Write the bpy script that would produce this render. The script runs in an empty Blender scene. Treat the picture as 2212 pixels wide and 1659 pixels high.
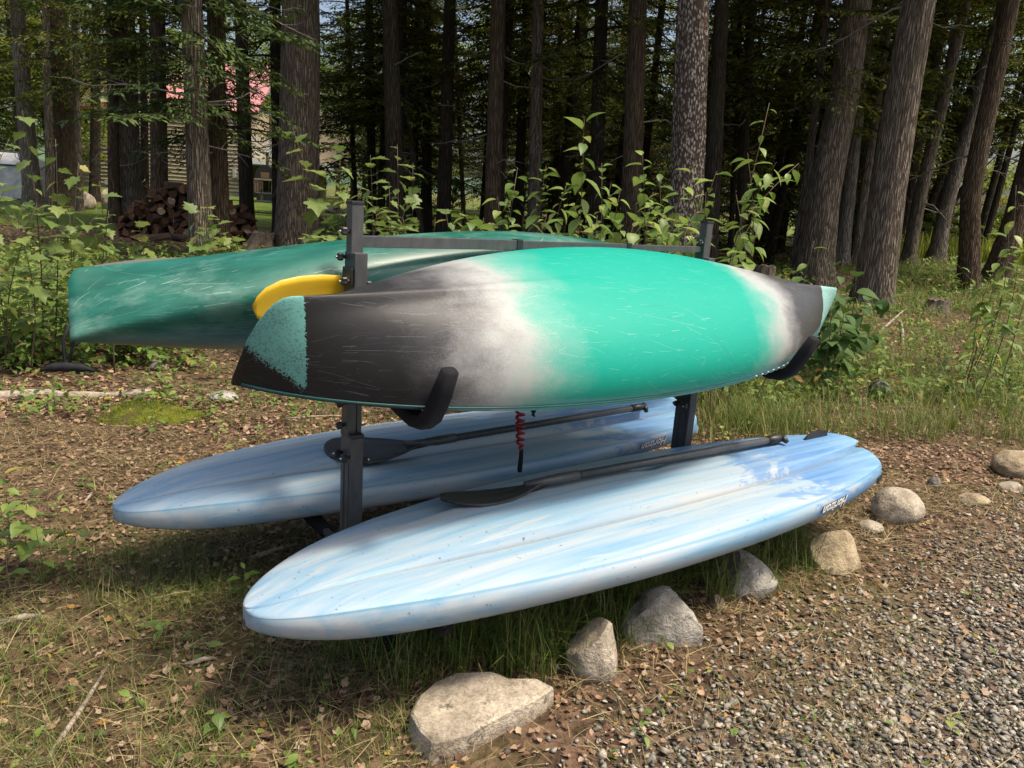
import bpy, bmesh, math, random
import numpy as np
from mathutils import Vector, Matrix, noise as mnoise

random.seed(7)
rng = np.random.default_rng(7)
R = math.radians
scene = bpy.context.scene
COL = scene.collection

# ------------------------------------------------------------------ camera
PW, PH, PF = 2212.0, 1659.0, 1661.0           # photo pixel frame used for measuring
PITCH, ROLL = R(13.6), R(3.9)
CAM = np.array([0.0, 0.0, 1.45])
FWD = np.array([0, math.cos(PITCH), -math.sin(PITCH)])
_up = np.array([0, math.sin(PITCH), math.cos(PITCH)])
_rt = np.array([1.0, 0, 0])
CR = _rt * math.cos(ROLL) + _up * math.sin(ROLL)
CU = _up * math.cos(ROLL) - _rt * math.sin(ROLL)
cam = bpy.data.cameras.new('camera')
cam.sensor_fit = 'HORIZONTAL'
cam.sensor_width = 36
cam.lens = PF / PW * 36
cam.clip_start = 0.05
cam.clip_end = 3000
camo = bpy.data.objects.new('camera', cam)
COL.objects.link(camo)
camo.matrix_world = Matrix(((CR[0], CU[0], -FWD[0], CAM[0]), (CR[1], CU[1], -FWD[1], CAM[1]),
                            (CR[2], CU[2], -FWD[2], CAM[2]), (0, 0, 0, 1)))
scene.camera = camo

# ------------------------------------------------------------------ sky and sun
SUN_EL, SUN_AZ = R(65), math.atan2(0.94, -0.28)    # azimuth measured from +Y towards +X
w = bpy.data.worlds.new('World')
scene.world = w
w.use_nodes = True
wn = w.node_tree
bg = wn.nodes['Background']
sky = wn.nodes.new('ShaderNodeTexSky')
sky.sky_type = 'NISHITA'
sky.sun_disc = False
sky.sun_elevation = SUN_EL
sky.sun_rotation = SUN_AZ
sky.air_density = 1.0
sky.dust_density = 6.0
sky.ozone_density = 1.0
wn.links.new(sky.outputs[0], bg.inputs[0])
bg.inputs[1].default_value = 0.15
sl = bpy.data.lights.new('sun', 'SUN')
sl.energy = 3.2
sl.angle = R(9.0)
sl.color = (1.0, 0.89, 0.72)
so = bpy.data.objects.new('sun', sl)
COL.objects.link(so)
sd = Vector((math.sin(SUN_AZ) * math.cos(SUN_EL), math.cos(SUN_AZ) * math.cos(SUN_EL), math.sin(SUN_EL)))
so.rotation_euler = sd.to_track_quat('Z', 'Y').to_euler()
so.location = sd * 40
scene.view_settings.view_transform = 'Standard'
scene.view_settings.look = 'None'
scene.view_settings.gamma = 1
scene.view_settings.use_curve_mapping = False
scene.view_settings.exposure = 0.58
scene.cycles.max_bounces = 4
scene.cycles.diffuse_bounces = 2
scene.cycles.glossy_bounces = 2
scene.cycles.transparent_max_bounces = 8


# ------------------------------------------------------------------ measuring helpers
def ray(px, py):
    d = FWD * PF + CR * (px - PW / 2) - CU * (py - PH / 2)
    return d / d[1]


def at(px, py, Y):
    return CAM + ray(px, py) * Y


def ss(a, b, x):
    t = np.clip((np.asarray(x, float) - a) / (b - a), 0, 1)
    return t * t * (3 - 2 * t)


_nd = rng.normal(size=(24, 2))
_np = rng.uniform(0, 6.28, 24)


def n2(x, y, s=1.0):
    x = np.asarray(x, float) * s
    y = np.asarray(y, float) * s
    v = 0
    for k in range(24):
        f = 1.0 + (k % 6) * 0.55
        d = _nd[k] / np.linalg.norm(_nd[k])
        v = v + np.sin((x * d[0] + y * d[1]) * f + _np[k] + 1.3 * np.sin((x * d[1] - y * d[0]) * f * 0.7 + _np[-k])) / (f ** 0.7)
    return v / 8.0


def gz(x, y):
    x = np.asarray(x, float)
    y = np.asarray(y, float)
    r = np.hypot(x, y)
    z = 0.012 * n2(x, y, 2.2) * (1 - ss(8, 20, r)) + 0.05 * n2(x, y, 0.45) * ss(4, 12, r)
    z = z + 0.55 * ss(22, 40, y) * (1 - ss(-4, 6, x))
    z = z + 0.50 * ss(13, 23, y) * ss(0.30, 0.42, x / np.maximum(y, 1))
    z = z - 2.9 * ss(27, 46, y) * ss(0.40, 0.52, x / np.maximum(y, 1))
    z = z - 2.9 * ss(20, 60, x - 0.3 * y) * ss(0.40, 0.52, x / np.maximum(y, 1))
    return z


def gp(px, py):
    r = ray(px, py)
    Y = -CAM[2] / r[2]
    for _ in range(14):
        p = CAM + r * Y
        Y = 0.5 * Y + 0.5 * (float(gz(p[0], p[1])) - CAM[2]) / r[2]
    p = CAM + r * Y
    p[2] = float(gz(p[0], p[1]))
    return p


def gpm(q):
    """vectorised gp: list of pixels -> (n,2) ground positions"""
    q = np.asarray(q, float)
    d = FWD[None] * PF + CR[None] * (q[:, :1] - PW / 2) - CU[None] * (q[:, 1:] - PH / 2)
    d = d / d[:, 1:2]
    Y = -CAM[2] / d[:, 2]
    for _ in range(14):
        Y = 0.5 * Y + 0.5 * (gz(d[:, 0] * Y, Y) - CAM[2]) / d[:, 2]
    return np.stack([d[:, 0] * Y, Y], 1)


# ------------------------------------------------------------------ object helpers
def link(o, parent=None):
    COL.objects.link(o)
    if parent is not None:
        o.parent = parent
    return o


def tag(o, label=None, cat=None, group=None, kind=None):
    if label: o['label'] = label
    if cat: o['category'] = cat
    if group: o['group'] = group
    if kind: o['kind'] = kind
    return o


def empty(name, loc, label, cat, group=None, rz=0):
    o = bpy.data.objects.new(name, None)
    o.empty_display_size = 0.2
    o.location = loc
    o.rotation_euler = (0, 0, rz)
    link(o)
    return tag(o, label, cat, group)


def mesh(name, v, f, smooth=False):
    me = bpy.data.meshes.new(name)
    if isinstance(v, np.ndarray): v = v.tolist()
    me.from_pydata(v, [], f if isinstance(f, list) else f.tolist())
    if smooth:
        me.polygons.foreach_set('use_smooth', [True] * len(me.polygons))
    me.update()
    return me


def obj(name, me, mats=None, parent=None, loc=(0, 0, 0), rot=(0, 0, 0)):
    o = bpy.data.objects.new(name, me)
    if mats is not None and len(me.materials) == 0:
        for m in (mats if isinstance(mats, (list, tuple)) else [mats]):
            me.materials.append(m)
    o.location = loc
    o.rotation_euler = rot
    return link(o, parent)


def fast_mesh(name, V, F, smooth=False):
    """V (n,3) float, F (m,k) int, all faces the same size"""
    me = bpy.data.meshes.new(name)
    V = np.ascontiguousarray(V, dtype=np.float32)
    F = np.ascontiguousarray(F, dtype=np.int32)
    k = F.shape[1]
    me.vertices.add(len(V))
    me.vertices.foreach_set('co', V.ravel())
    me.loops.add(F.size)
    me.loops.foreach_set('vertex_index', F.ravel())
    me.polygons.add(len(F))
    me.polygons.foreach_set('loop_start', np.arange(0, F.size, k, dtype=np.int32))
    me.polygons.foreach_set('loop_total', np.full(len(F), k, dtype=np.int32))
    if smooth:
        me.polygons.foreach_set('use_smooth', np.ones(len(F), dtype=bool))
    me.update(calc_edges=True)
    return me


def rotm(yaw, pitch=None, roll=None):
    yaw = np.asarray(yaw, float)
    n = len(yaw)
    def ax(a, i, j):
        M = np.tile(np.eye(3), (n, 1, 1))
        c, s = np.cos(a), np.sin(a)
        M[:, i, i] = c; M[:, j, j] = c; M[:, i, j] = -s; M[:, j, i] = s
        return M
    M = ax(yaw, 0, 1)
    if pitch is not None: M = M @ ax(np.asarray(pitch, float), 1, 2)
    if roll is not None: M = M @ ax(np.asarray(roll, float), 2, 0)
    return M


def scatter(tv, tf, pos, M, sc):
    tv = np.asarray(tv, float); tf = np.asarray(tf, int)
    N = len(pos)
    sc = np.asarray(sc, float)
    if sc.ndim == 1: sc = sc[:, None].repeat(3, 1)
    V = np.einsum('nij,nvj->nvi', M, tv[None] * sc[:, None, :]) + np.asarray(pos)[:, None, :]
    F = tf[None] + (np.arange(N) * len(tv))[:, None, None]
    return V.reshape(-1, 3), F.reshape(-1, tf.shape[1])


def cat_mesh(parts):
    Vs, Fs, o = [], [], 0
    for V, F in parts:
        Vs.append(V); Fs.append(F + o); o += len(V)
    return np.concatenate(Vs), np.concatenate(Fs)


def box_data(x0, x1, y0, y1, z0, z1):
    v = [(x0, y0, z0), (x1, y0, z0), (x1, y1, z0), (x0, y1, z0), (x0, y0, z1), (x1, y0, z1), (x1, y1, z1), (x0, y1, z1)]
    f = [(0, 3, 2, 1), (4, 5, 6, 7), (0, 1, 5, 4), (1, 2, 6, 5), (2, 3, 7, 6), (3, 0, 4, 7)]
    return v, f


def box(name, x0, x1, y0, y1, z0, z1, m, parent=None, bev=0.0, **kw):
    v, f = box_data(x0, x1, y0, y1, z0, z1)
    me = mesh(name, v, f)
    if bev:
        bm = bmesh.new(); bm.from_mesh(me)
        bmesh.ops.bevel(bm, geom=bm.edges[:], offset=bev, segments=2, affect='EDGES', profile=0.6)
        bm.to_mesh(me); bm.free()
    return obj(name, me, m, parent, **kw)


def tube_data(pts, rad, seg=10, caps=True):
    pts = [np.asarray(p, float) for p in pts]
    n = len(pts)
    if np.isscalar(rad): rad = [rad] * n
    V, F = [], []
    prev = None
    for i, p in enumerate(pts):
        t = pts[min(i + 1, n - 1)] - pts[max(i - 1, 0)]
        t = t / (np.linalg.norm(t) + 1e-9)
        if prev is None:
            a = np.array([0, 0, 1.0]) if abs(t[2]) < 0.9 else np.array([1.0, 0, 0])
            u = np.cross(t, a)
        else:
            u = prev - t * (prev @ t)
        u = u / (np.linalg.norm(u) + 1e-9)
        prev = u
        v = np.cross(t, u)
        for k in range(seg):
            a = 2 * math.pi * k / seg
            V.append(p + rad[i] * (u * math.cos(a) + v * math.sin(a)))
    for i in range(n - 1):
        for k in range(seg):
            k2 = (k + 1) % seg
            F.append((i * seg + k, i * seg + k2, (i + 1) * seg + k2, (i + 1) * seg + k))
    if caps:
        F.append(tuple(range(seg - 1, -1, -1)))
        F.append(tuple((n - 1) * seg + k for k in range(seg)))
    return [tuple(v) for v in V], F


def tube(name, pts, rad, m, parent=None, seg=10, smooth=True):
    v, f = tube_data(pts, rad, seg)
    me = mesh(name, v, f, smooth)
    return obj(name, me, m, parent)


def join_data(*parts):
    V, F = [], []
    for v, f in parts:
        o = len(V)
        V += list(v)
        F += [tuple(i + o for i in q) for q in f]
    return V, F


# ------------------------------------------------------------------ material helpers
class MB:
    def __init__(self, name, rough=0.7, color=(0.5, 0.5, 0.5), metal=0.0, spec=0.5):
        self.m = bpy.data.materials.new(name)
        self.m.use_nodes = True
        self.t = self.m.node_tree
        self.b = self.t.nodes['Principled BSDF']
        self.out = self.t.nodes['Material Output']
        self.b.inputs['Roughness'].default_value = rough
        self.b.inputs['Base Color'].default_value = (*color, 1)
        self.b.inputs['Metallic'].default_value = metal
        self.b.inputs['Specular IOR Level'].default_value = spec

    def n(self, typ, **kw):
        nd = self.t.nodes.new('ShaderNode' + typ)
        for k, v in kw.items():
            if hasattr(nd, k) and not k[0].isupper():
                setattr(nd, k, v)
            else:
                self.set(nd, k, v)
        return nd

    def set(self, nd, k, v):
        s = nd.inputs[k.replace('_', ' ') if isinstance(k, str) and k not in nd.inputs else k]
        if isinstance(v, bpy.types.NodeSocket): self.t.links.new(v, s)
        else: s.default_value = v

    def co(self, scale=(1, 1, 1), kind='Object', rot=(0, 0, 0)):
        tc = self.n('TexCoord')
        mp = self.n('Mapping', Vector=tc.outputs[kind])
        mp.inputs['Scale'].default_value = scale
        mp.inputs['Rotation'].default_value = rot
        return mp.outputs[0]

    def noise(self, vec, scale, detail=3, rough=0.6, dist=0.0):
        return self.n('TexNoise', Vector=vec, Scale=scale, Detail=detail, Roughness=rough, Distortion=dist).outputs['Fac']

    def ramp(self, fac, stops, interp='LINEAR'):
        r = self.n('ValToRGB', Fac=fac)
        r.color_ramp.interpolation = interp
        e = r.color_ramp.elements
        while len(e) < len(stops): e.new(0.5)
        for i, (p, c) in enumerate(stops):
            e[i].position = p
            e[i].color = (c, c, c, 1) if np.isscalar(c) else (*c, 1)
        return r.outputs[0]

    def mix(self, fac, a, b, mode='MIX'):
        mx = self.n('Mix', data_type='RGBA', blend_type=mode)
        for s, v in ((mx.inputs[0], fac), (mx.inputs[6], a), (mx.inputs[7], b)):
            if isinstance(v, bpy.types.NodeSocket): self.t.links.new(v, s)
            elif np.isscalar(v): s.default_value = v
            else: s.default_value = (*v, 1)
        return mx.outputs[2]

    def math(self, op, a, b=0.0, c=None):
        nd = self.n('Math', operation=op)
        for i, v in enumerate((a, b) if c is None else (a, b, c)):
            if isinstance(v, bpy.types.NodeSocket): self.t.links.new(v, nd.inputs[i])
            else: nd.inputs[i].default_value = v
        return nd.outputs[0]

    def col(self, c):
        self.set(self.b, 'Base Color', c if isinstance(c, bpy.types.NodeSocket) else (*c, 1))
        return self

    def bump(self, h, strength=0.5, dist=0.02):
        b = self.n('Bump', Strength=strength, Distance=dist, Height=h)
        self.t.links.new(b.outputs[0], self.b.inputs['Normal'])
        return self

    def leafy(self, color, amt=0.4):
        """back-lit leaf: mix in translucency"""
        tr = self.n('BsdfTranslucent', Color=color)
        mx = self.n('MixShader', Fac=amt)
        self.t.links.new(self.b.outputs[0], mx.inputs[1])
        self.t.links.new(tr.outputs[0], mx.inputs[2])
        self.t.links.new(mx.outputs[0], self.out.inputs[0])
        return self


MAT = {}


def island_mat(name, stops, rough=0.8, transl=0.0, spec=0.3, obj_random=False):
    b = MB(name, rough, spec=spec)
    if obj_random:
        f = b.n('ObjectInfo').outputs['Random']
    else:
        f = b.n('NewGeometry').outputs['Random Per Island']
    c = b.ramp(f, stops)
    nz = b.noise(b.co((1, 1, 1)), 6.0, 2)
    c = b.mix(0.25, c, b.ramp(nz, [(0.3, 0.35), (0.7, 1.0)]), 'MULTIPLY')
    b.col(c)
    if transl: b.leafy(c, transl)
    MAT[name] = b.m
    return b


def plain(name, color, rough=0.6, metal=0.0, spec=0.5, var=0.12, scale=20, bump=0.0):
    b = MB(name, rough, color, metal, spec)
    nz = b.noise(b.co(), scale, 4)
    lo = tuple(max(0, c * (1 - var * 2)) for c in color)
    hi = tuple(min(1, c * (1 + var * 2)) for c in color)
    b.col(b.ramp(nz, [(0.3, lo), (0.7, hi)]))
    b.set(b.b, 'Roughness', b.math('ADD', b.math('MULTIPLY', nz, 0.25), rough - 0.12))
    if bump: b.bump(nz, bump, 0.01)
    MAT[name] = b.m
    return b
# ------------------------------------------------------------------ materials
def build_materials():
    # bark kinds
    for nm, dark, light, lich, sc in (('bark_grey', (0.075, 0.056, 0.041), (0.31, 0.25, 0.19), 0.55, 1.0),
                                      ('bark_brown', (0.052, 0.032, 0.02), (0.19, 0.128, 0.085), 0.12, 1.0),
                                      ('bark_dark', (0.022, 0.015, 0.010), (0.085, 0.062, 0.046), 0.10, 1.1),
                                      ('bark_pale', (0.12, 0.10, 0.08), (0.36, 0.31, 0.26), 0.45, 1.0)):
        b = MB(nm, 0.92, spec=0.2)
        v1 = b.co((14 * sc, 14 * sc, 1.15 * sc))
        v2 = b.co((26 * sc, 26 * sc, 6 * sc))
        wob = b.n('TexNoise', Vector=v1, Scale=1.2, Detail=3).outputs['Color']
        vv = b.mix(0.35, v1, wob, 'ADD')
        vor = b.n('TexVoronoi', feature='DISTANCE_TO_EDGE', Vector=vv, Scale=2.1).outputs['Distance']
        vor2 = b.n('TexVoronoi', feature='F1', Vector=v2, Scale=2.0).outputs['Distance']
        fis = b.ramp(vor, [(0.0, 0.0), (0.22, 1.0)])
        nz = b.noise(v2, 2.2, 5)
        c = b.mix(fis, dark, b.ramp(nz, [(0.3, tuple(0.6 * x for x in light)), (0.72, light)]))
        lic = b.noise(b.co((14, 14, 8)), 3.0, 3)
        lm = b.ramp(lic, [(0.62, 0.0), (0.72, lich)])
        c = b.mix(lm, c, (0.34, 0.33, 0.28))
        c = b.mix(b.ramp(b.noise(b.co((1, 1, 0.4)), 1.5, 2), [(0.35, 0.0), (0.7, 0.35)]), c, (0.10, 0.10, 0.05))
        b.col(c)
        h = b.math('ADD', fis, b.math('MULTIPLY', b.math('ADD', nz, vor2), 0.45))
        b.bump(h, 1.0, 0.035)
        MAT[nm] = b.m
    # scaly spotted bark
    b = MB('bark_scaly', 0.9, spec=0.2)
    v0 = b.co((17, 17, 8))
    v = b.mix(0.5, v0, b.n('TexNoise', Vector=v0, Scale=0.8, Detail=3).outputs['Color'], 'ADD')
    vor = b.n('TexVoronoi', feature='F1', Vector=v, Scale=1.5, Randomness=1.0)
    d = b.ramp(vor.outputs['Distance'], [(0.25, 1.0), (0.62, 0.0)])
    nz = b.ramp(b.noise(b.co((6, 6, 1.6)), 2.0, 5, 0.7), [(0.35, 0.0), (0.65, 1.0)])
    c = b.mix(d, (0.06, 0.045, 0.035), b.mix(nz, (0.17, 0.12, 0.085), (0.56, 0.49, 0.41)))
    c = b.mix(b.ramp(b.noise(b.co((3, 3, 1)), 2.2, 4), [(0.66, 0.0), (0.7, 0.5)]), c, (0.28, 0.12, 0.06))
    b.col(c)
    b.bump(d, 1.0, 0.03)
    MAT['bark_scaly'] = b.m
    # dead twigs
    plain('twig', (0.19, 0.165, 0.135), 0.9, var=0.25)
    plain('stem_green', (0.12, 0.14, 0.05), 0.7, var=0.2)
    plain('stem_brown', (0.10, 0.065, 0.04), 0.8, var=0.2)
    # foliage
    island_mat('hemlock', [(0.0, (0.026, 0.042, 0.007)), (0.5, (0.08, 0.105, 0.014)), (0.82, (0.16, 0.18, 0.024)), (1.0, (0.26, 0.23, 0.04))], 0.65, 0.35)
    island_mat('hemlock_lush', [(0.0, (0.018, 0.045, 0.011)), (0.5, (0.05, 0.09, 0.016)), (1.0, (0.10, 0.14, 0.025))], 0.65, 0.25)
    island_mat('deciduous', [(0.0, (0.09, 0.15, 0.018)), (0.5, (0.18, 0.25, 0.03)), (0.85, (0.28, 0.33, 0.045)), (1.0, (0.40, 0.34, 0.07))], 0.55, 0.5)
    island_mat('deciduous_dark', [(0.0, (0.03, 0.06, 0.012)), (0.6, (0.06, 0.11, 0.02)), (1.0, (0.12, 0.16, 0.03))], 0.55, 0.4)
    island_mat('autumn', [(0.0, (0.28, 0.2, 0.03)), (1.0, (0.45, 0.26, 0.04))], 0.55, 0.5)
    island_mat('leaf_bush', [(0.0, (0.11, 0.185, 0.04)), (0.45, (0.18, 0.27, 0.055)), (0.85, (0.25, 0.34, 0.075)), (1.0, (0.36, 0.38, 0.11))], 0.45, 0.4, 0.4, True)
    island_mat('leaf_maple', [(0.0, (0.11, 0.175, 0.045)), (0.6, (0.18, 0.245, 0.06)), (0.95, (0.25, 0.30, 0.08)), (1.0, (0.38, 0.32, 0.09))], 0.5, 0.4, 0.4, True)
    island_mat('leaf_weed', [(0.0, (0.10, 0.18, 0.035)), (0.6, (0.17, 0.26, 0.05)), (0.94, (0.26, 0.34, 0.07)), (1.0, (0.42, 0.33, 0.07))], 0.5, 0.4, 0.4, True)
    island_mat('weed_stuff', [(0.0, (0.08, 0.15, 0.03)), (0.6, (0.15, 0.23, 0.045)), (0.9, (0.23, 0.30, 0.06)), (0.95, (0.33, 0.26, 0.05)), (1.0, (0.28, 0.14, 0.04))], 0.55, 0.35)
    island_mat('leaf_dark', [(0.0, (0.045, 0.10, 0.022)), (1.0, (0.09, 0.16, 0.035))], 0.6, 0.3, 0.25, True)
    island_mat('dead_leaf', [(0.0, (0.055, 0.032, 0.02)), (0.3, (0.16, 0.092, 0.055)), (0.55, (0.27, 0.165, 0.10)), (0.85, (0.40, 0.27, 0.175)),
                             (0.95, (0.44, 0.33, 0.23)), (0.97, (0.27, 0.10, 0.035)), (1.0, (0.45, 0.31, 0.07))], 0.75, 0.12)
    island_mat('straw', [(0.0, (0.075, 0.055, 0.024)), (0.55, (0.19, 0.145, 0.065)), (0.9, (0.33, 0.26, 0.125)), (1.0, (0.42, 0.35, 0.18))], 0.7, 0.1)
    island_mat('grass', [(0.0, (0.065, 0.115, 0.02)), (0.5, (0.14, 0.205, 0.036)), (0.8, (0.23, 0.26, 0.07)), (1.0, (0.36, 0.31, 0.14))], 0.55, 0.35)
    island_mat('grass_lush', [(0.0, (0.06, 0.115, 0.016)), (0.5, (0.12, 0.19, 0.03)), (0.8, (0.22, 0.26, 0.06)), (1.0, (0.36, 0.30, 0.14))], 0.5, 0.35)
    island_mat('reed', [(0.0, (0.18, 0.26, 0.03)), (0.6, (0.3, 0.36, 0.05)), (1.0, (0.42, 0.4, 0.09))], 0.6, 0.5)
    island_mat('moss', [(0.0, (0.06, 0.09, 0.008)), (0.6, (0.12, 0.15, 0.012)), (1.0, (0.2, 0.2, 0.02))], 0.9, 0.1)
    b = island_mat('gravel', [(0.0, (0.075, 0.068, 0.058)), (0.4, (0.20, 0.183, 0.152)), (0.75, (0.33, 0.30, 0.245)), (0.94, (0.47, 0.42, 0.34)), (1.0, (0.36, 0.25, 0.15))], 0.85)
    # ground
    b = MB('ground', 0.95, spec=0.15)
    p = b.co((1, 1, 1))
    n1 = b.noise(p, 1.1, 5, 0.65)
    n2_ = b.noise(p, 14.0, 5, 0.7)
    n3 = b.noise(p, 60.0, 3, 0.6)
    vor = b.n('TexVoronoi', feature='F1', Vector=p, Scale=26.0)
    lf = b.ramp(vor.outputs['Color'], [(0.2, (0.032, 0.02, 0.013)), (0.5, (0.095, 0.058, 0.036)), (0.8, (0.20, 0.125, 0.08))])
    soil = b.ramp(n2_, [(0.3, (0.022, 0.014, 0.009)), (0.7, (0.095, 0.058, 0.036))])
    c = b.mix(0.6, soil, lf)
    c = b.mix(b.ramp(n1, [(0.45, 0.0), (0.65, 0.6)]), c, b.ramp(n3, [(0.3, (0.05, 0.055, 0.014)), (0.7, (0.17, 0.14, 0.06))]))
    att = b.n('Attribute', attribute_name='zone')
    sep = b.n('SeparateColor', Color=att.outputs['Color'])
    gcol = b.ramp(b.n('TexVoronoi', feature='F1', Vector=p, Scale=48.0).outputs['Color'], [(0.1, (0.05, 0.038, 0.027)), (0.5, (0.14, 0.115, 0.085)), (0.9, (0.25, 0.215, 0.17))])
    c = b.mix(sep.outputs[0], c, gcol)
    green = b.ramp(b.noise(p, 3.0, 6, 0.7), [(0.3, (0.045, 0.08, 0.012)), (0.5, (0.10, 0.15, 0.02)), (0.7, (0.19, 0.2, 0.045))])
    gm = b.math('MULTIPLY', sep.outputs[1], b.ramp(b.noise(p, 0.7, 5, 0.7), [(0.3, 0.25), (0.55, 1.0)]))
    c = b.mix(gm, c, green)
    b.col(c)
    b.bump(b.math('ADD', n2_, b.math('MULTIPLY', vor.outputs['Distance'], 0.8)), 0.9, 0.03)
    MAT['ground'] = b.m
    b = MB('lawn', 0.9, spec=0.2)
    p = b.co((1, 1, 1))
    c = b.ramp(b.noise(p, 1.4, 6, 0.7), [(0.3, (0.05, 0.085, 0.012)), (0.55, (0.095, 0.135, 0.018)), (0.75, (0.15, 0.17, 0.03))])
    b.col(c); b.bump(b.noise(p, 40, 3), 0.8, 0.05)
    MAT['lawn'] = b.m
    # water
    b = MB('water', 0.12, (0.10, 0.15, 0.18))
    b.bump(b.noise(b.co((0.6, 2.5, 1)), 1.5, 3), 0.25, 0.05)
    MAT['water'] = b.m
    plain('far_hill', (0.05, 0.085, 0.04), 0.9, var=0.35, scale=0.06)
    # stone
    for nm, lo, hi in (('stone_beige', (0.20, 0.165, 0.12), (0.50, 0.43, 0.33)), ('stone_grey', (0.11, 0.105, 0.09), (0.44, 0.41, 0.35)),
                       ('stone_ochre', (0.16, 0.12, 0.075), (0.46, 0.37, 0.235)), ('stone_dark', (0.07, 0.07, 0.065), (0.2, 0.19, 0.165))):
        b = MB(nm, 0.9, spec=0.25)
        p = b.co((1, 1, 1))
        big = b.noise(p, 7, 5, 0.65)
        fin = b.noise(p, 90, 4, 0.7)
        c = b.ramp(big, [(0.32, lo), (0.62, hi)])
        c = b.mix(0.5, c, b.ramp(fin, [(0.32, 0.25), (0.6, 1.0)]), 'MULTIPLY')
        c = b.mix(b.ramp(b.noise(p, 16, 4, 0.7), [(0.60, 0.0), (0.68, 0.7)]), c, (0.06, 0.055, 0.045))
        # soil splashed on the foot of the stone
        z = b.n('SeparateXYZ', Vector=b.n('NewGeometry').outputs['Position']).outputs['Z']
        zz = b.math('ADD', z, b.math('MULTIPLY', big, 0.04))
        c = b.mix(b.ramp(zz, [(0.015, 0.6), (0.05, 0.0)]), c, (0.13, 0.085, 0.052))
        b.col(c)
        cr = b.n('TexVoronoi', feature='DISTANCE_TO_EDGE', Vector=b.mix(0.2, p, b.n('TexNoise', Vector=p, Scale=9.0, Detail=3).outputs['Color'], 'ADD'), Scale=7.0).outputs['Distance']
        crk = b.ramp(cr, [(0.0, 0.0), (0.03, 1.0)])
        b.bump(b.math('ADD', b.math('ADD', b.math('MULTIPLY', big, 2.2), b.math('MULTIPLY', fin, 0.5)), b.math('MULTIPLY', crk, 0.0)), 0.9, 0.016)
        MAT[nm] = b.m
    # rack paint
    b = MB('rack_paint', 0.42, (0.045, 0.048, 0.05), spec=0.45)
    nz = b.noise(b.co(), 220, 2)
    b.bump(nz, 0.12, 0.001)
    b.col(b.ramp(b.noise(b.co((3, 3, 1)), 12, 4), [(0.35, (0.050, 0.052, 0.054)), (0.7, (0.078, 0.079, 0.078))]))
    MAT['rack_paint'] = b.m
    plain('black_plastic', (0.014, 0.014, 0.015), 0.45, var=0.2)
    plain('rubber', (0.012, 0.012, 0.014), 0.75, var=0.2, spec=0.3)
    b = MB('foam', 0.85, (0.008, 0.008, 0.010), spec=0.25)
    b.bump(b.noise(b.co(), 160, 3), 0.25, 0.002); MAT['foam'] = b.m
    plain('steel', (0.6, 0.6, 0.6), 0.3, metal=1.0, var=0.05)
    plain('rope_black', (0.012, 0.012, 0.013), 0.85)
    b = MB('coil_red', 0.35, (0.32, 0.012, 0.018)); MAT['coil_red'] = b.m
    b = MB('paddle_black', 0.5, (0.024, 0.025, 0.026)); b.col(b.ramp(b.noise(b.co((2, 9, 9)), 9, 4), [(0.35, (0.018, 0.019, 0.02)), (0.7, (0.045, 0.046, 0.046))])); MAT['paddle_black'] = b.m
    b = MB('yellow_plastic', 0.42)
    sp = b.noise(b.co(), 90, 2)
    b.col(b.mix(b.ramp(sp, [(0.70, 0.0), (0.74, 0.85)]), b.ramp(b.noise(b.co(), 8, 3), [(0.3, (0.60, 0.36, 0.010)), (0.7, (0.68, 0.43, 0.016))]), (0.18, 0.12, 0.03)))
    MAT['yellow_plastic'] = b.m

    def scratches(b, layers, amount, flat=False):
        """short straight scratches: one line segment per Voronoi cell in (length, girth) coordinates"""
        sp = b.n('SeparateXYZ', Vector=b.co())
        if flat:
            g = sp.outputs[1]
        else:
            g = b.math('MULTIPLY', b.math('ARCTAN2', b.math('ADD', sp.outputs[2], 0.06), sp.outputs[1]), 0.28)
        uv = b.n('CombineXYZ', X=sp.outputs[0], Y=g, Z=0.0).outputs[0]
        tot = None
        for (sc, slope, wdt, keep, off) in layers:
            sh = b.n('VectorMath', operation='ADD')
            b.t.links.new(uv, sh.inputs[0]); sh.inputs[1].default_value = (off, off * 1.7, 0)
            st = b.n('VectorMath', operation='MULTIPLY')
            b.t.links.new(sh.outputs[0], st.inputs[0]); st.inputs[1].default_value = (0.55, 1.0, 1.0)
            vo = b.n('TexVoronoi', voronoi_dimensions='2D', feature='F1', Vector=st.outputs[0], Scale=sc)
            df = b.n('VectorMath', operation='SUBTRACT')
            b.t.links.new(st.outputs[0], df.inputs[0]); b.t.links.new(vo.outputs['Position'], df.inputs[1])
            dx, dy, _ = b.n('SeparateXYZ', Vector=df.outputs[0]).outputs
            cr, cg, cb = b.n('SeparateColor', Color=vo.outputs['Color']).outputs
            sl_ = b.math('MULTIPLY', b.math('SUBTRACT', cr, 0.5), slope)
            bow = b.math('MULTIPLY', b.math('MULTIPLY', dx, dx), b.math('MULTIPLY', b.math('SUBTRACT', cg, 0.5), 5.0))
            dist = b.math('ABSOLUTE', b.math('ADD', b.math('SUBTRACT', dy, b.math('MULTIPLY', dx, sl_)), bow))
            ln = b.math('LESS_THAN', dist, b.math('MULTIPLY', cg, wdt))
            ln = b.math('MULTIPLY', ln, b.math('LESS_THAN', cb, keep))
            ln = b.math('MULTIPLY', ln, b.math('LESS_THAN', b.math('ABSOLUTE', dx), b.math('MULTIPLY', cr, 0.42 / sc)))
            tot = ln if tot is None else b.math('MAXIMUM', tot, ln)
        gate = b.ramp(b.noise(b.co((1.5, 4, 4)), 2.2, 3, 0.6), [(0.36, 0.15), (0.62, 1.6)])
        return b.math('MULTIPLY', b.math('MULTIPLY', tot, gate), amount)

    # teal / white / black rotomoulded hull
    b = MB('kayak_hull', 0.36, spec=0.24)
    p = b.co()
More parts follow.
